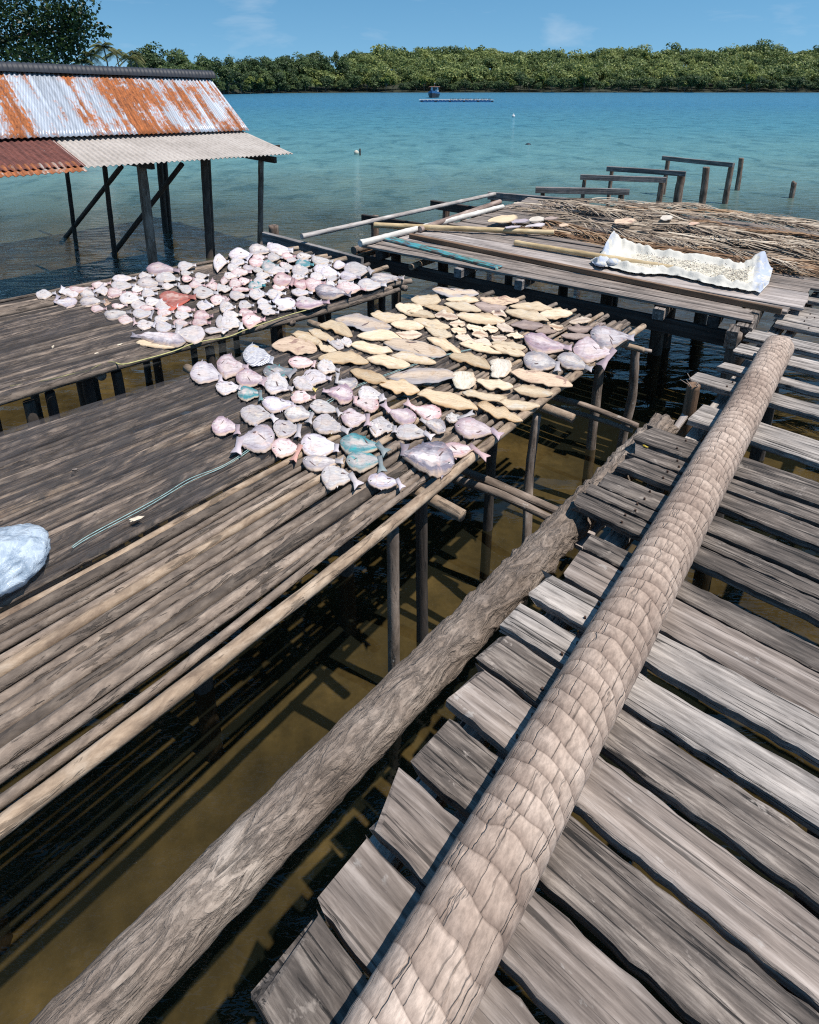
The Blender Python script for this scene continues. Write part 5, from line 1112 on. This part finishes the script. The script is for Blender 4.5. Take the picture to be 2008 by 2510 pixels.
# scraps and leaves on the racks
M['leaf_y'] = plain('leaf_y', (.5, .36, .04), .6, .2)
M['scrap'] = plain('scrap', (.62, .52, .40), .8, .3, 40)
def scrap(t_, x, y, l_, w_, mat, lab, cat, seed, z=RZ + .02, name='fish_scrap'):
    rd = random.Random(seed); c = tz(t_, x, y, z); a = rd.uniform(0, 3); v = []; f = []
    for lay in (0, 1):
        v.append(c + UPV * (.006 - lay * .006))
        for j in range(10): q = 2 * math.pi * j / 10; r = rd.uniform(.75, 1.2); dx, dy = math.cos(q) * l_ * r, math.sin(q) * w_ * r; v.append(c + Vector((dx * math.cos(a) - dy * math.sin(a), dx * math.sin(a) + dy * math.cos(a), rd.uniform(0, .006) - lay * .005)))
    for j in range(10): f.append((0, 1 + j, 1 + (j + 1) % 10)); f.append((11, 12 + (j + 1) % 10, 12 + j)); f.append((1 + (j + 1) % 10, 1 + j, 12 + j, 12 + (j + 1) % 10))
    return tag(obj(name, v, f, mat, origin=c), lab, cat)
scrap('n', 945, 1180, .028, .012, M['scrap'], 'cream scrap of fish beside the teal cord on the nearest rack', 'fish scrap', 1)
scrap('n', 425, 765, .016, .008, M['plank_brown'], 'small curled brown bark chip on the netted part of the nearest rack', 'bark chip', 2, name='bark_chip')
scrap('i', 808, 706, .018, .006, M['scrap'], 'tiny white scrap beside the folded grey fish on the far rack', 'fish scrap', 3)
scrap('i', 612, 782, .018, .007, M['scrap'], 'tiny white scrap at the front of the far rack near the yellow rope', 'fish scrap', 4)
scrap('i', 240, 725, .018, .006, M['scrap'], 'tiny white scrap at the bare left of the far rack', 'fish scrap', 5)
scrap('m', 458, 1085, .014, .005, M['leaf_y'], 'yellow leaf on a dark walkway plank', 'leaf', 6, z=WZ + .006, name='leaf')
# ------------------------------------------------------------------ things afloat
M['b_blue'] = plain('b_blue', (.025, .11, .26), .45, .25, 3); M['b_dark'] = plain('b_dark', (.018, .018, .026), .5, .3, 3); M['b_white'] = plain('b_white', (.62, .62, .62), .5, .15, 3)
M['b_roof'] = plain('b_roof', (.24, .12, .09), .6, .2, 3); M['b_glass'] = plain('b_glass', (.015, .02, .03), .15, .2, 3)
def boxv(c, sx, sy, sz, tw=1.0):
    v = [(c[0] + dx * sx * (tw if dz > 0 else 1) / 2, c[1] + dy * sy * (tw if dz > 0 else 1) / 2, c[2] + dz * sz / 2) for dz in (-1, 1) for dx, dy in ((-1, -1), (1, -1), (1, 1), (-1, 1))]
    return v, [(3, 2, 1, 0), (4, 5, 6, 7), (0, 1, 5, 4), (1, 2, 6, 5), (2, 3, 7, 6), (3, 0, 4, 7)]
def boxo(name, c, sx, sy, sz, mat, parent, Mx, tw=1.0):
    v, f = boxv(c, sx, sy, sz, tw); return link(name, mesh(name, v, f), mat, parent, Mx)
q = up(1063.5, 239.0, 0); BT = empty('fishing_boat', q, 'blue and black wooden fishing boat with a white wheelhouse, seen bow-on', 'boat')
sc_ = q.y * CP / F * 1.0; Wb = 25.5 * q.y / F * 1.02
Mb = Matrix.Translation(q) @ Matrix.Rotation(R(-8), 4, 'Z')
k_ = Wb / 3.0
# hull: stations along the length, bow towards the viewer (-y)
def hull(z0, z1, ins, name, mat):
    v = []; f = []; ns2 = 13
    for i in range(ns2):
        t = i / (ns2 - 1); y = (-4.2 + 8.4 * t) * k_
        bw = 1.5 * k_ * min(1, (t / .42)) ** .55 * (1 - .12 * max(0, t - .7) / .3); sheer = .55 * k_ * (1 - t) ** 2 + .12 * k_ * t * t
        for sg in (-1, 1):
            for (fr_, zz) in ((.62, 0), (.86, .5), (1.0, 1.0)):
                z = z0 + (z1 - z0) * zz + sheer * (z0 + (z1 - z0) * zz) / (1.15 * k_); v.append((sg * bw * (ins + (1 - ins) * (fr_ if z0 < .1 else .94 + .06 * zz)) , y, z))
    for i in range(ns2 - 1):
        a = i * 6; b_ = a + 6
        for j in (0, 1): f.append((a + j + 1, a + j, b_ + j, b_ + j + 1)); f.append((a + 3 + j, a + 4 + j, b_ + 4 + j, b_ + 3 + j))
        f.append((a + 2, b_ + 2, b_ + 5, a + 5))
    f.append((72, 73, 74, 77, 76, 75))
    return link(name, mesh(name, v, f), mat, BT, Mb)
hull(-.2 * k_, .82 * k_, 0, 'hull', M['b_dark']); hull(.82 * k_, 1.25 * k_, 0, 'gunwale', M['b_blue'])
cb = boxo('wheelhouse', (0.1 * k_, 1.0 * k_, 1.95 * k_), 2.0 * k_, 2.2 * k_, 1.5 * k_, M['b_white'], BT, Mb, .86)
boxo('doorway', (0.05 * k_, -.11 * k_, 1.98 * k_), .6 * k_, .06, 1.3 * k_, M['b_glass'], BT, Mb); boxo('panel', (-.62 * k_, -.12 * k_, 1.6 * k_), .45 * k_, .05, .55 * k_, M['b_blue'], BT, Mb)
boxo('window', (.6 * k_, -.1 * k_, 2.3 * k_), .35 * k_, .05, .45 * k_, M['b_glass'], BT, Mb)
boxo('roof', (.1 * k_, .9 * k_, 2.8 * k_), 2.6 * k_, 2.7 * k_, .16 * k_, M['b_roof'], BT, Mb, .94); boxo('mast', (.15 * k_, .6 * k_, 3.2 * k_), .12 * k_, .12 * k_, .75 * k_, M['b_roof'], BT, Mb); boxo('lamp', (.15 * k_, .6 * k_, 3.68 * k_), .2 * k_, .2 * k_, .2 * k_, M['b_white'], BT, Mb)
# floating cage raft
ra = up(1028, 249.5, 0); rb = up(1212, 249.8, 0); RF = empty('floating_raft', (ra + rb) / 2, 'long low raft of blue pipes and timber floating in front of the boat', 'raft')
Lr = rb.x - ra.x; Mr = Matrix.Translation((ra + rb) / 2); u_ = Lr / 22
for y in (-1.0, 4.0, 9.0): boxo('blue_pipe', (0, y * u_, .3 * u_ * .6), Lr * .97, .35 * u_, .32 * u_, M['b_blue'], RF, Mr)
for i in range(6): boxo('float', ((-.47 + .188 * i) * Lr, -1.2 * u_, .2 * u_ * .7), .55 * u_, .8 * u_, .42 * u_, M['b_dark'], RF, Mr)
for i in range(21):
    boxo('cross_timber', ((-.49 + .049 * i) * Lr, 4 * u_, .5 * u_), .16 * u_, 10.5 * u_, .12 * u_, M['b_white'], RF, Mr)
for y in (-.8, 1.5, 6.5): boxo('walk_board', (0, y * u_, .62 * u_), Lr * .98, .4 * u_, .1 * u_, M['b_white'], RF, Mr)
for i in range(16): boxo('stake', ((-.08 + .035 * i) * Lr, (1 + (i % 3)) * u_, .78 * u_), random.uniform(.3, .8) * u_, .2 * u_, .22 * u_, M['b_dark'] if i % 2 else M['b_roof'], RF, Mr)
def ball(name, c, r, mat, label, cat, parent=None, sq=1.0, knob=False):
    n = 16; v = []; f = []
    for i in range(11):
        for j in range(n):
            a = math.pi * i / 10; b_ = 2 * math.pi * j / n; rr = r * (1 + .06 * mnoise.noise(Vector((i * .7, j * .9, r)))); v.append((math.sin(a) * math.cos(b_) * rr, math.sin(a) * math.sin(b_) * rr, math.cos(a) * rr * sq))
    for i in range(10):
        for j in range(n): a = i * n + j; b_ = i * n + (j + 1) % n; f.append((a, a + n, b_ + n, b_))
    o = link(name, mesh(name, v, f, True), mat, parent, Matrix.Translation(c)); return tag(o, label, cat) if label else o
M['foam'] = plain('foam', (.5, .47, .4), .8, .35, 6)
q = up(874, 378, 0); r = 6 * (q.y / F); ball('float_buoy', q + UPV * r * .62, r, M['foam'], 'dirty white ball float beside a short stake in the water', 'buoy')
q2 = up(883, 381, 0); t2 = onplane(882.5, 365, (q2.x, q2.y), (1, 0)); tag(pole('stake', [Vector((q2.x, q2.y, -1)), t2 - UPV * .1, t2], [.034, .034, .03], M['beam_dark'], None, ns=8, seg=6), 'short dark stake next to the ball float', 'stake')
q = up(1258.7, 287.5, 0); r = 3.7 * q.y / F; bo = ball('buoy', q + UPV * r * .7, r, M['b_white'], 'small white round buoy out on the open water', 'buoy', sq=1.1); ball('cap', q + UPV * r * 2.0, r * .3, M['b_white'], None, None, bo)
q = up(1295, 354, 0); r = 7 * q.y / F; ball('sunken_float', q + UPV * r * .02, r, M['b_dark'], 'dark low float, half sunk, right of centre', 'buoy', sq=.45)

# ------------------------------------------------------------------ land
def shore(x):         # distance of the far shoreline along +Y
    P_ = [(-2000, 20), (-300, 45), (-90, 60), (-74, 95), (-73, 150), (-76, 215), (-74, 245), (-66, 268), (-52, 292), (-25, 312), (40, 318), (160, 316), (330, 322), (2000, 330)]
    for (a, b_) in zip(P_, P_[1:]):
        if a[0] <= x <= b_[0]: t = (x - a[0]) / (b_[0] - a[0]); return a[1] + (b_[1] - a[1]) * t
    return 330
def hillh(x, d):      # d = metres behind the shoreline
    crest = 14 + 4.5 * mnoise.noise(Vector((x * .015, 3, 0))) + 3.0 * mnoise.noise(Vector((x * .045, 7, 0)))
    if x < -45: crest *= max(.12, 1 - (-45 - x) / 45)
    t = min(1, max(0, d / 125)); return .25 + crest * (t * t * (3 - 2 * t)) * (1 if d > 0 else 0) - (0 if d > 0 else min(3, -d * .4))
xs = [-800, -600, -300, -200] + [-140 + 10 * i for i in range(62)] + [640, 800]; ds = [-6, -1, 0, 1, 4, 10, 20, 35, 50, 65, 80, 100, 125, 160, 260, 400]
v = [(x, shore(x) + d, hillh(x, d)) for d in ds for x in xs]; n = len(xs)
f = [(j * n + i, j * n + i + 1, (j + 1) * n + i + 1, (j + 1) * n + i) for j in range(len(ds) - 1) for i in range(n - 1)]
M['soil'] = plain('soil', (.022, .026, .013), .95, .4, .3)
tag(obj('hill', v, f, M['soil'], smooth=True), kind='structure')

# ------------------------------------------------------------------ foliage
def leafmat(name, a, b_, tip, attr=True, rough=.55):
    m, nt, bs, out = newmat(name)
    at = nt.nodes.new('ShaderNodeAttribute'); at.attribute_name = 'tone'
    n1 = noise(nt, coords(nt, (1, 1, 1), True), .35, 4, .6)
    k = mth(nt, 'ADD', mth(nt, 'MULTIPLY', at.outputs['Fac'], .75), mth(nt, 'MULTIPLY', n1, .3)) if attr else n1
    if attr:
        oi = nt.nodes.new('ShaderNodeObjectInfo'); k = mth(nt, 'ADD', k, mth(nt, 'MULTIPLY', mth(nt, 'SUBTRACT', oi.outputs['Random'], .5), .35))
    c = ramp(nt, k, [(.18, a), (.55, b_), (.95, tip)])
    L(nt, c, bs.inputs['Base Color']); bs.inputs['Roughness'].default_value = rough; bs.inputs['Specular IOR Level'].default_value = .3
    tl = N(nt, 'BsdfTranslucent'); L(nt, c, tl.inputs[0]); mx = nt.nodes.new('ShaderNodeMixShader'); mx.inputs[0].default_value = .28
    L(nt, bs.outputs[0], mx.inputs[1]); L(nt, tl.outputs[0], mx.inputs[2]); L(nt, mx.outputs[0], out.inputs[0]); return m
M['leaf_far'] = leafmat('leaf_far', (.03, .058, .022), (.09, .135, .042), (.27, .31, .10))
M['leaf_mangrove'] = leafmat('leaf_mangrove', (.028, .053, .022), (.07, .112, .04), (.16, .21, .07))
M['leaf_dark'] = leafmat('leaf_dark', (.01, .024, .007), (.025, .05, .012), (.08, .12, .03), rough=.4)
M['leaf_bright'] = leafmat('leaf_bright', (.06, .09, .02), (.15, .19, .04), (.26, .28, .07))
M['palm_leaf'] = leafmat('palm_leaf', (.045, .06, .02), (.10, .12, .04), (.22, .2, .09))
M['trunk'] = plain('trunk', (.14, .11, .09), .9, .3, 2)
def crown_arrays(seed, rx, rz, ncl, per, ls, zc=0.0, flat=.85, under=.15):
    """leaf quads on a cluster of clumps -> verts (n,4,3), tone (n)"""
    g = np.random.default_rng(seed); V = []; T = []
    for c in range(ncl):
        d = g.normal(size=3); d /= np.linalg.norm(d); d[2] = d[2] if g.random() < under else abs(d[2]); rad = g.uniform(.3, 1.0)
        cc = d * np.array([rx, rx, rz]) * rad * .72; cc[2] += zc; cr = g.uniform(.3, .46) * rx; tone = g.uniform(0, 1)
        nn = g.normal(size=(per, 3)); nn /= np.linalg.norm(nn, axis=1)[:, None]; nn[:, 2] = np.where(nn[:, 2] < -.3, -nn[:, 2], nn[:, 2])
        pos = cc + nn * cr * g.uniform(.75, 1.1, (per, 1)) * np.array([1, 1, flat])
        ori = nn + g.normal(size=(per, 3)) * .55 + np.array([0, 0, .35]); ori /= np.linalg.norm(ori, axis=1)[:, None]
        a = np.cross(ori, g.normal(size=(per, 3))); a /= np.linalg.norm(a, axis=1)[:, None]; b_ = np.cross(ori, a)
        s1 = ls * g.uniform(.6, 1.3, (per, 1)); s2 = s1 * g.uniform(.45, .8, (per, 1))
        V.append(np.stack([pos - a * s1, pos - b_ * s2, pos + a * s1, pos + b_ * s2], 1)); T.append(np.clip(tone * .6 + .3 * g.random(per) + .1 * (nn[:, 2]), 0, 1))
    return np.concatenate(V), np.concatenate(T)
def quads_mesh(name, V, T):
    n = len(V); me = bpy.data.meshes.new(name); me.vertices.add(n * 4); me.loops.add(n * 4); me.polygons.add(n)
    me.vertices.foreach_set('co', V.reshape(-1).astype(np.float32)); me.loops.foreach_set('vertex_index', np.arange(n * 4, dtype=np.int32))
    me.polygons.foreach_set('loop_start', np.arange(0, n * 4, 4, dtype=np.int32)); me.polygons.foreach_set('loop_total', np.full(n, 4, dtype=np.int32))
    me.update(calc_edges=True); a = me.attributes.new('tone', 'FLOAT', 'POINT'); a.data.foreach_set('value', np.repeat(T, 4).astype(np.float32)); return me
# far wood on the hill: reads as one mass
temps = [crown_arrays(100 + i, 1.0, .9 + .15 * (i % 3), 11, 34, .085) for i in range(10)]
g = np.random.default_rng(5); VV = []; TT = []
for q in range(3300):
    x = g.uniform(-72, 345); d = g.uniform(7, 150) ** 1.0
    if x < -40 and d > 60: continue
    y = shore(x) + d; r_ = g.choice([2.2, 3.0, 3.8, 5.0, 6.8]) * g.uniform(.85, 1.15) * (1 + .15 * (d > 100)); V, T = temps[g.integers(10)]; a = g.uniform(0, 6.28); c_, s_ = math.cos(a), math.sin(a)
    W_ = V @ np.array([[c_, s_, 0], [-s_, c_, 0], [0, 0, 1]]) * r_ * np.array([1, 1, g.uniform(.8, 1.25)]); W_ = W_ + np.array([x, y, hillh(x, d) + r_ * .75 + .6])
    VV.append(W_); TT.append(np.clip(T * .55 + g.choice([.08, .2, .3, .52], p=[.25, .35, .25, .15]) + g.normal(0, .06) + .42 * mnoise.noise(Vector((x * .05, d * .07, 2))) + (.25 if g.random() < .12 else 0) , 0, 1))
o = link('forest', quads_mesh('forest', np.concatenate(VV), np.concatenate(TT)), M['leaf_far']); tag(o, 'dense green wood covering the low hill across the bay', 'forest', kind='stuff')
# single trees: crown template + trunk, copied
def tree_proto(name, seed, rx, rz, h, mat, ncl=11, per=60, ls=.42, under=.15, tr=.16):
    rd = random.Random(seed)
    root = empty(name, (0, 0, 0)); V, T = crown_arrays(seed, rx, rz, ncl, per, ls, under=under); V = V + np.array([0, 0, h])
    link('crown', quads_mesh('crown', V, T), M[mat], root)
    v = []; f = []
    def limb(a, b_, r0, r1):
        b0 = len(v); d = (b_ - a).normalized(); s1 = d.cross(Vector((.3, .9, .1))).normalized(); s2 = d.cross(s1)
        for (p, r) in ((a, r0), ((a + b_) / 2 + s1 * .08 * (b_ - a).length, (r0 + r1) / 2), (b_, r1)):
            for j in range(6): q = 2 * math.pi * j / 6; v.append(p + s1 * math.cos(q) * r + s2 * math.sin(q) * r)
        for i in range(2):
            for j in range(6): f.append((b0 + i * 6 + j, b0 + i * 6 + (j + 1) % 6, b0 + i * 6 + 6 + (j + 1) % 6, b0 + i * 6 + 6 + j))
    top = Vector((0, 0, h * .72)); limb(Vector((0, 0, -1)), top, tr, tr * .6)
    for i in range(6):
        a = i * 1.05 + rd.random(); limb(top * rd.uniform(.6, 1), Vector((math.cos(a) * rx * .6, math.sin(a) * rx * .6, h + rd.uniform(-.2, .4) * rz)), tr * .5, tr * .15)
    link('trunk', mesh('trunk', v, f, True), M['trunk'], root); return root
def copy_tree(root, loc, s, rz, label, group, zs=1.0, cat='tree'):
    c = root.copy(); COL.objects.link(c); c.location = loc; c.scale = (s, s, s * zs); c.rotation_euler = (0, 0, rz); tag(c, label, cat, group)
    for ch in root.children: k = ch.copy(); COL.objects.link(k); k.parent = c
    return c
def del_tree(root):
    for ch in list(root.children): bpy.data.objects.remove(ch)
    bpy.data.objects.remove(root)
mg = [tree_proto('mangrove_tree', 40 + i, 3.2, 3.0, 3.0, 'leaf_mangrove', 20, 70, .27, under=.6) for i in range(4)]
hv = [tree_proto('broadleaf_tree', 60 + i, 4.2, 5.6, 6.2, 'leaf_mangrove', 34, 80, .3, under=.5) for i in range(3)]
br = [tree_proto('broadleaf_tree', 80 + i, 3.0, 2.8, 4.0, 'leaf_bright', 10, 70, .36, under=.5) for i in range(2)]
random.seed(3)
x = -62.0; i = 0
while x < 335:
    d = random.uniform(1.0, 5); s = random.uniform(.8, 1.5); hue = random.random()
    pr_ = br[i % 2] if hue > .86 else mg[i % 4]
    copy_tree(pr_, (x, shore(x) + d, .1), s, random.uniform(0, 6), 'light green mangrove at the water line of the far shore' if pr_ in br else 'dark green mangrove at the water line of the far shore', 'mangroves along the far shore', random.uniform(.85, 1.2)); x += random.uniform(2.8, 5.4) * s * .85; i += 1
# left bank, nearer: placed by their bearing and distance
def bear(px, D): return (px - CX) / F * (D * CP + H * SP)
def topz(py, D): return H + D * math.tan(math.atan((CY - py) / F) - PITCH)
LB = [(322, 182, 175, 4), (350, 118, 178, 4), (382, 98, 182, 5.2), (400, 130, 176, 4), (440, 108, 190, 5.0), (462, 130, 186, 4.2), (425, 150, 172, 3.8), (340, 150, 168, 3.6), (500, 128, 225, 5), (530, 134, 232, 5), (485, 150, 214, 4.5), (515, 160, 225, 4.5), (548, 150, 236, 4.6), (700, 126, 300, 6), (742, 124, 306, 6), (765, 130, 312, 5.5), (800, 127, 318, 6), (842, 130, 322, 5.5), (620, 131, 272, 5.5), (655, 129, 284, 5.5), (572, 132, 262, 5), (600, 138, 268, 5),
      (630, 140, 275, 5), (660, 138, 288, 5), (690, 133, 296, 5), (720, 134, 304, 5), (560, 172, 240, 4), (590, 170, 250, 4), (620, 168, 262, 4), (650, 165, 272, 4.2), (684, 165, 285, 4.2), (712, 160, 296, 4), (470, 178, 208, 3.6), (505, 185, 217, 3.6), (535, 190, 228, 3.6), (305, 168, 160, 3.2), (380, 165, 166, 3.4), (410, 178, 170, 3.2), (445, 172, 196, 3.6), (290, 185, 150, 3), (365, 192, 162, 3), (330, 200, 155, 3)] + [(540 + 16 * i, 196 + (i % 3) * 5, 237 + 4.6 * i + (i % 2) * 3, 2.6) for i in range(14)] + [(455 + 14 * i, 200 + (i % 2) * 6, 190 + 7 * i, 2.4) for i in range(7)]
for i, (px, py, D, r) in enumerate(LB):
    zt = topz(py, D); X = bear(px, D); pr_ = (hv if zt > 9 else mg)[i % 3]; hh = (6.2 + 5.6) if zt > 9 else 6.4; s = r / (4.2 if zt > 9 else 3.2)
    copy_tree(pr_, (X, D, .1), s, i * 1.3, 'tall dark tree on the left bank behind the shed' if zt > 9 else 'bushy green tree on the left bank behind the shed', 'trees on the left bank', max(.5, (zt) / (hh * s)))
for i, (px, py, D, r) in enumerate([(615, 205, 258, 2.4), (640, 205, 264, 2.2), (730, 190, 300, 2.6), (665, 212, 274, 2.0)]):
    copy_tree(br[i % 2], (bear(px, D), D, .1), r / 3.0 * 1.3, i * 2.1, 'bright yellow-green tree at the water line of the left bank', 'bright trees on the left bank', 1.0)
for i, (px, py, D, r, nm_) in enumerate([(774, 116, 420, 7.5, 'round dark tree highest above the wood, left of the boat'), (878, 120, 425, 8.5, 'broad dark tree on the skyline just left of the boat'), (826, 118, 425, 3.6, 'thin-crowned tree on the skyline between the two round dark ones'), (850, 130, 420, 4, 'small dark tree against the broad one on the skyline'),
                                     (1180, 125, 430, 5, 'tree rising above the skyline right of the raft'), (1350, 122, 430, 5.5, 'tree rising above the skyline over the dark float'), (1655, 124, 430, 6, 'tree rising above the skyline over the jetty frames'), (1860, 123, 430, 6.5, 'pale spreading tree on the skyline near the right edge'), (1920, 124, 430, 4, 'sparse tree on the skyline at the right edge'), (1490, 128, 430, 5.5, 'wide bush on the skyline left of the jetty frames')]):
    zt = topz(py, D); X = bear(px, D); gz = hillh(X, D - shore(X)); s = r / 4.2; copy_tree(hv[i % 3], (X, D, gz - .5), s, i * 1.7, nm_, 'trees on the skyline', max(.55, (zt - gz) / (12.0 * s)))
random.seed(9)
for i in range(26):
    px = 1000 + 38 * i + random.uniform(-15, 15); D = random.uniform(385, 450); X = bear(px, D); gz = hillh(X, D - shore(X)); zt = gz + random.uniform(8.5, 14); r = random.uniform(3.2, 6)
    copy_tree((hv + [br[0]])[i % 4], (X, D, gz - .5), r / 4.2, i * 1.9, 'rounded tree crown standing a little above the wooded ridge across the bay', 'crowns along the ridge', (zt - gz) / (12.0 * r / 4.2) if i % 4 < 3 else 1.5)
for p_ in mg + hv + br: del_tree(p_)
# coconut palms behind the shed
def palm(px, py, D, fl, label, seed, nfr=22):
    rd = random.Random(seed); zt = topz(py, D); X = bear(px, D); root = empty('coconut_palm', (X, D, 0), label, 'palm', 'coconut palms behind the shed'); top = Vector((X, D, zt - fl * .25))
    pole('trunk', [Vector((X + rd.uniform(-1, 1), D, -.5)), Vector((X + .3, D, zt * .5)), top], [.22, .17, .14], M['trunk'], root, ns=8, seg=16)
    V = []; T = []
    for i in range(nfr):
        a = rd.uniform(0, 6.28); el = rd.uniform(-.55, 1.25); d = Vector((math.cos(a), math.sin(a), 0)); tone = rd.uniform(.1, .9) if el > -.2 else rd.uniform(.6, 1)
        for k in range(26):
            t = (k + 1) / 26; droop = -.55 * t * t * (1.1 if el > 0 else .7); p = top + d * fl * t * math.cos(el) * (1 - .12 * t) + UPV * (fl * (t * math.sin(el) * .8 + droop)); side = Vector((-d.y, d.x, 0))
            for sg in (-1, 1):
                l_ = fl * .26 * (math.sin(math.pi * min(1, t * .9 + .08)) ** .6); dr = (side * sg * .75 + d * .45 + UPV * -.5).normalized(); wv_ = d * fl * .017
                V.append([p - wv_, p + wv_, p + dr * l_ + wv_ * .3, p + dr * l_ - wv_ * .3]); T.append(tone)
    link('crown', quads_mesh('crown', np.array([[tuple(q) for q in r_] for r_ in V]), np.array(T)), M['palm_leaf'], root)
palm(273, 100, 145, 4.6, 'tallest coconut palm behind the shed roof', 1, 26); palm(238, 122, 138, 4.0, 'left coconut palm half hidden by the dark leafy branch', 2); palm(332, 130, 150, 3.8, 'small coconut palm right of the tallest one', 3); palm(300, 118, 160, 3.8, 'coconut palm just behind the tallest one', 4); palm(345, 122, 165, 3.2, 'thin coconut palm against the left bank trees', 5, 14); palm(215, 140, 130, 3.5, 'low coconut palm behind the dark leafy branch', 6)
# palms along the hill foot
for i, (px, D, h_) in enumerate([(1020, 330, 8), (1034, 333, 9), (1050, 331, 8), (1140, 336, 10), (1160, 338, 8), (1925, 334, 9), (1690, 340, 9), (1110, 350, 10)]): palm(px, CY - F * math.tan(math.atan((h_ - H) / D) + PITCH), D, 3.2, 'small coconut palm among the trees at the hill foot', 30 + i, 14)
for o in scene.objects:
    if o.get('label') == 'small coconut palm among the trees at the hill foot': o['group'] = 'palms at the hill foot'
# grey rocks showing in the wood
v = []; f = []
# dark leafy tree reaching in from the upper left
def near_tree():
    D = 26.0; rd = random.Random(12); root = empty('leafy_tree', (bear(-120, D), D + 2, .2), 'large dark broad-leaved tree overhanging the left end of the shed roof', 'tree')
    g = np.random.default_rng(33); V = []; T = []
    blobs = [(-60, 40, 150), (20, 30, 140), (90, 60, 105), (150, 75, 85), (60, 130, 80), (120, 120, 75), (185, 100, 62), (215, 60, 60), (245, 82, 42), (262, 72, 26), (95, 165, 48), (170, 140, 50), (205, 135, 36), (190, 175, 26), (150, 168, 26), (-20, 150, 100), (20, 185, 50), (228, 108, 26), (252, 45, 40), (130, 185, 20), (180, 20, 80), (240, 5, 60), (80, -20, 110)]
    for (px, py, r) in blobs:
        rw = r * D / F; c = np.array([bear(px, D), D + g.uniform(-1.5, 1.5), topz(py, D)]); per = int(40 + 330 * rw ** 1.6)
        nn = g.normal(size=(per, 3)); nn /= np.linalg.norm(nn, axis=1)[:, None]; pos = c + nn * rw * g.uniform(.1, 1.05, (per, 1)) ** .5 * np.array([1, 1, .8])
        ori = g.normal(size=(per, 3)) + np.array([0, 0, .8]); ori /= np.linalg.norm(ori, axis=1)[:, None]; a = np.cross(ori, g.normal(size=(per, 3))); a /= np.linalg.norm(a, axis=1)[:, None]; b_ = np.cross(ori, a)
        s1 = .075 * g.uniform(.7, 1.35, (per, 1)); s2 = s1 * .72
        V.append(np.stack([pos - a * s1, pos - b_ * s2, pos + a * s1, pos + b_ * s2], 1)); T.append(g.random(per))
    link('crown', quads_mesh('crown', np.concatenate(V), np.concatenate(T)), M['leaf_dark'], root)
    tb_ = Vector((bear(-120, D), D + 2, 0)); fork = Vector((bear(-110, D), D + 1.5, topz(150, D)))
    pole('trunk', [tb_ - UPV, (tb_ + fork) / 2, fork], [.28, .24, .2], M['trunk'], root, ns=12)
    for (px, py) in ((90, 60), (215, 75), (-60, 20), (150, 150), (60, 130), (250, 60)):
        e_ = Vector((bear(px, D), D, topz(py, D))); pole('limb', [fork, lerp(fork, e_, .5) + UPV * .3, e_], [.11, .07, .02], M['trunk'], root, ns=7, seg=12)
near_tree()
# sunlit shrubs and a red roof behind the shed
bp_ = tree_proto('shrub', 95, 3.0, 2.4, 2.6, 'leaf_bright', 10, 70, .2, under=.6)
for i, (px, py, D, r) in enumerate([(75, 150, 60, 2.2), (150, 150, 58, 2.0), (185, 155, 62, 1.8), (120, 158, 56, 1.6), (20, 150, 60, 2.4), (215, 165, 70, 2.2), (250, 168, 80, 2.4)]):
    zt = topz(py, D); s = r / 3.0; copy_tree(bp_, (bear(px, D), D, .3), s, i * 1.1, 'sunlit yellow-green shrub behind the shed under the dark tree', 'sunlit shrubs behind the shed', zt / (5.0 * s), 'shrub')
del_tree(bp_)
D = 45.0; xa, xb = bear(122, D), bear(188, D); zr = topz(161, D); HS = empty('small_house', ((xa + xb) / 2, D, 0), 'small house with a red roof just showing behind the shed ridge', 'house')
M['red_roof'] = plain('red_roof', (.34, .055, .05), .6, .2, 4); M['h_wall'] = plain('h_wall', (.45, .4, .35), .8, .15, 2)
boxo('wall', (0, 2.4, (zr - .9) / 2), (xb - xa) * .92, 4.0, zr - .9, M['h_wall'], HS, Matrix.Translation(((xa + xb) / 2, D, 0)))
w2 = (xb - xa) / 2
v = [(-w2, 0, zr - 1.0), (w2, 0, zr - 1.0), (w2, 2.4, zr), (-w2, 2.4, zr), (-w2, 4.8, zr - 1.0), (w2, 4.8, zr - 1.0)]; v += [(a, b_, c - .08) for a, b_, c in v]
f = [(0, 1, 2, 3), (3, 2, 5, 4), (9, 8, 7, 6), (10, 11, 8, 9), (0, 6, 7, 1), (4, 5, 11, 10), (1, 7, 8, 2), (2, 8, 11, 5), (0, 3, 9, 6), (3, 4, 10, 9)]
link('roof', mesh('roof', v, f), M['red_roof'], HS, Matrix.Translation(((xa + xb) / 2, D, 0)))
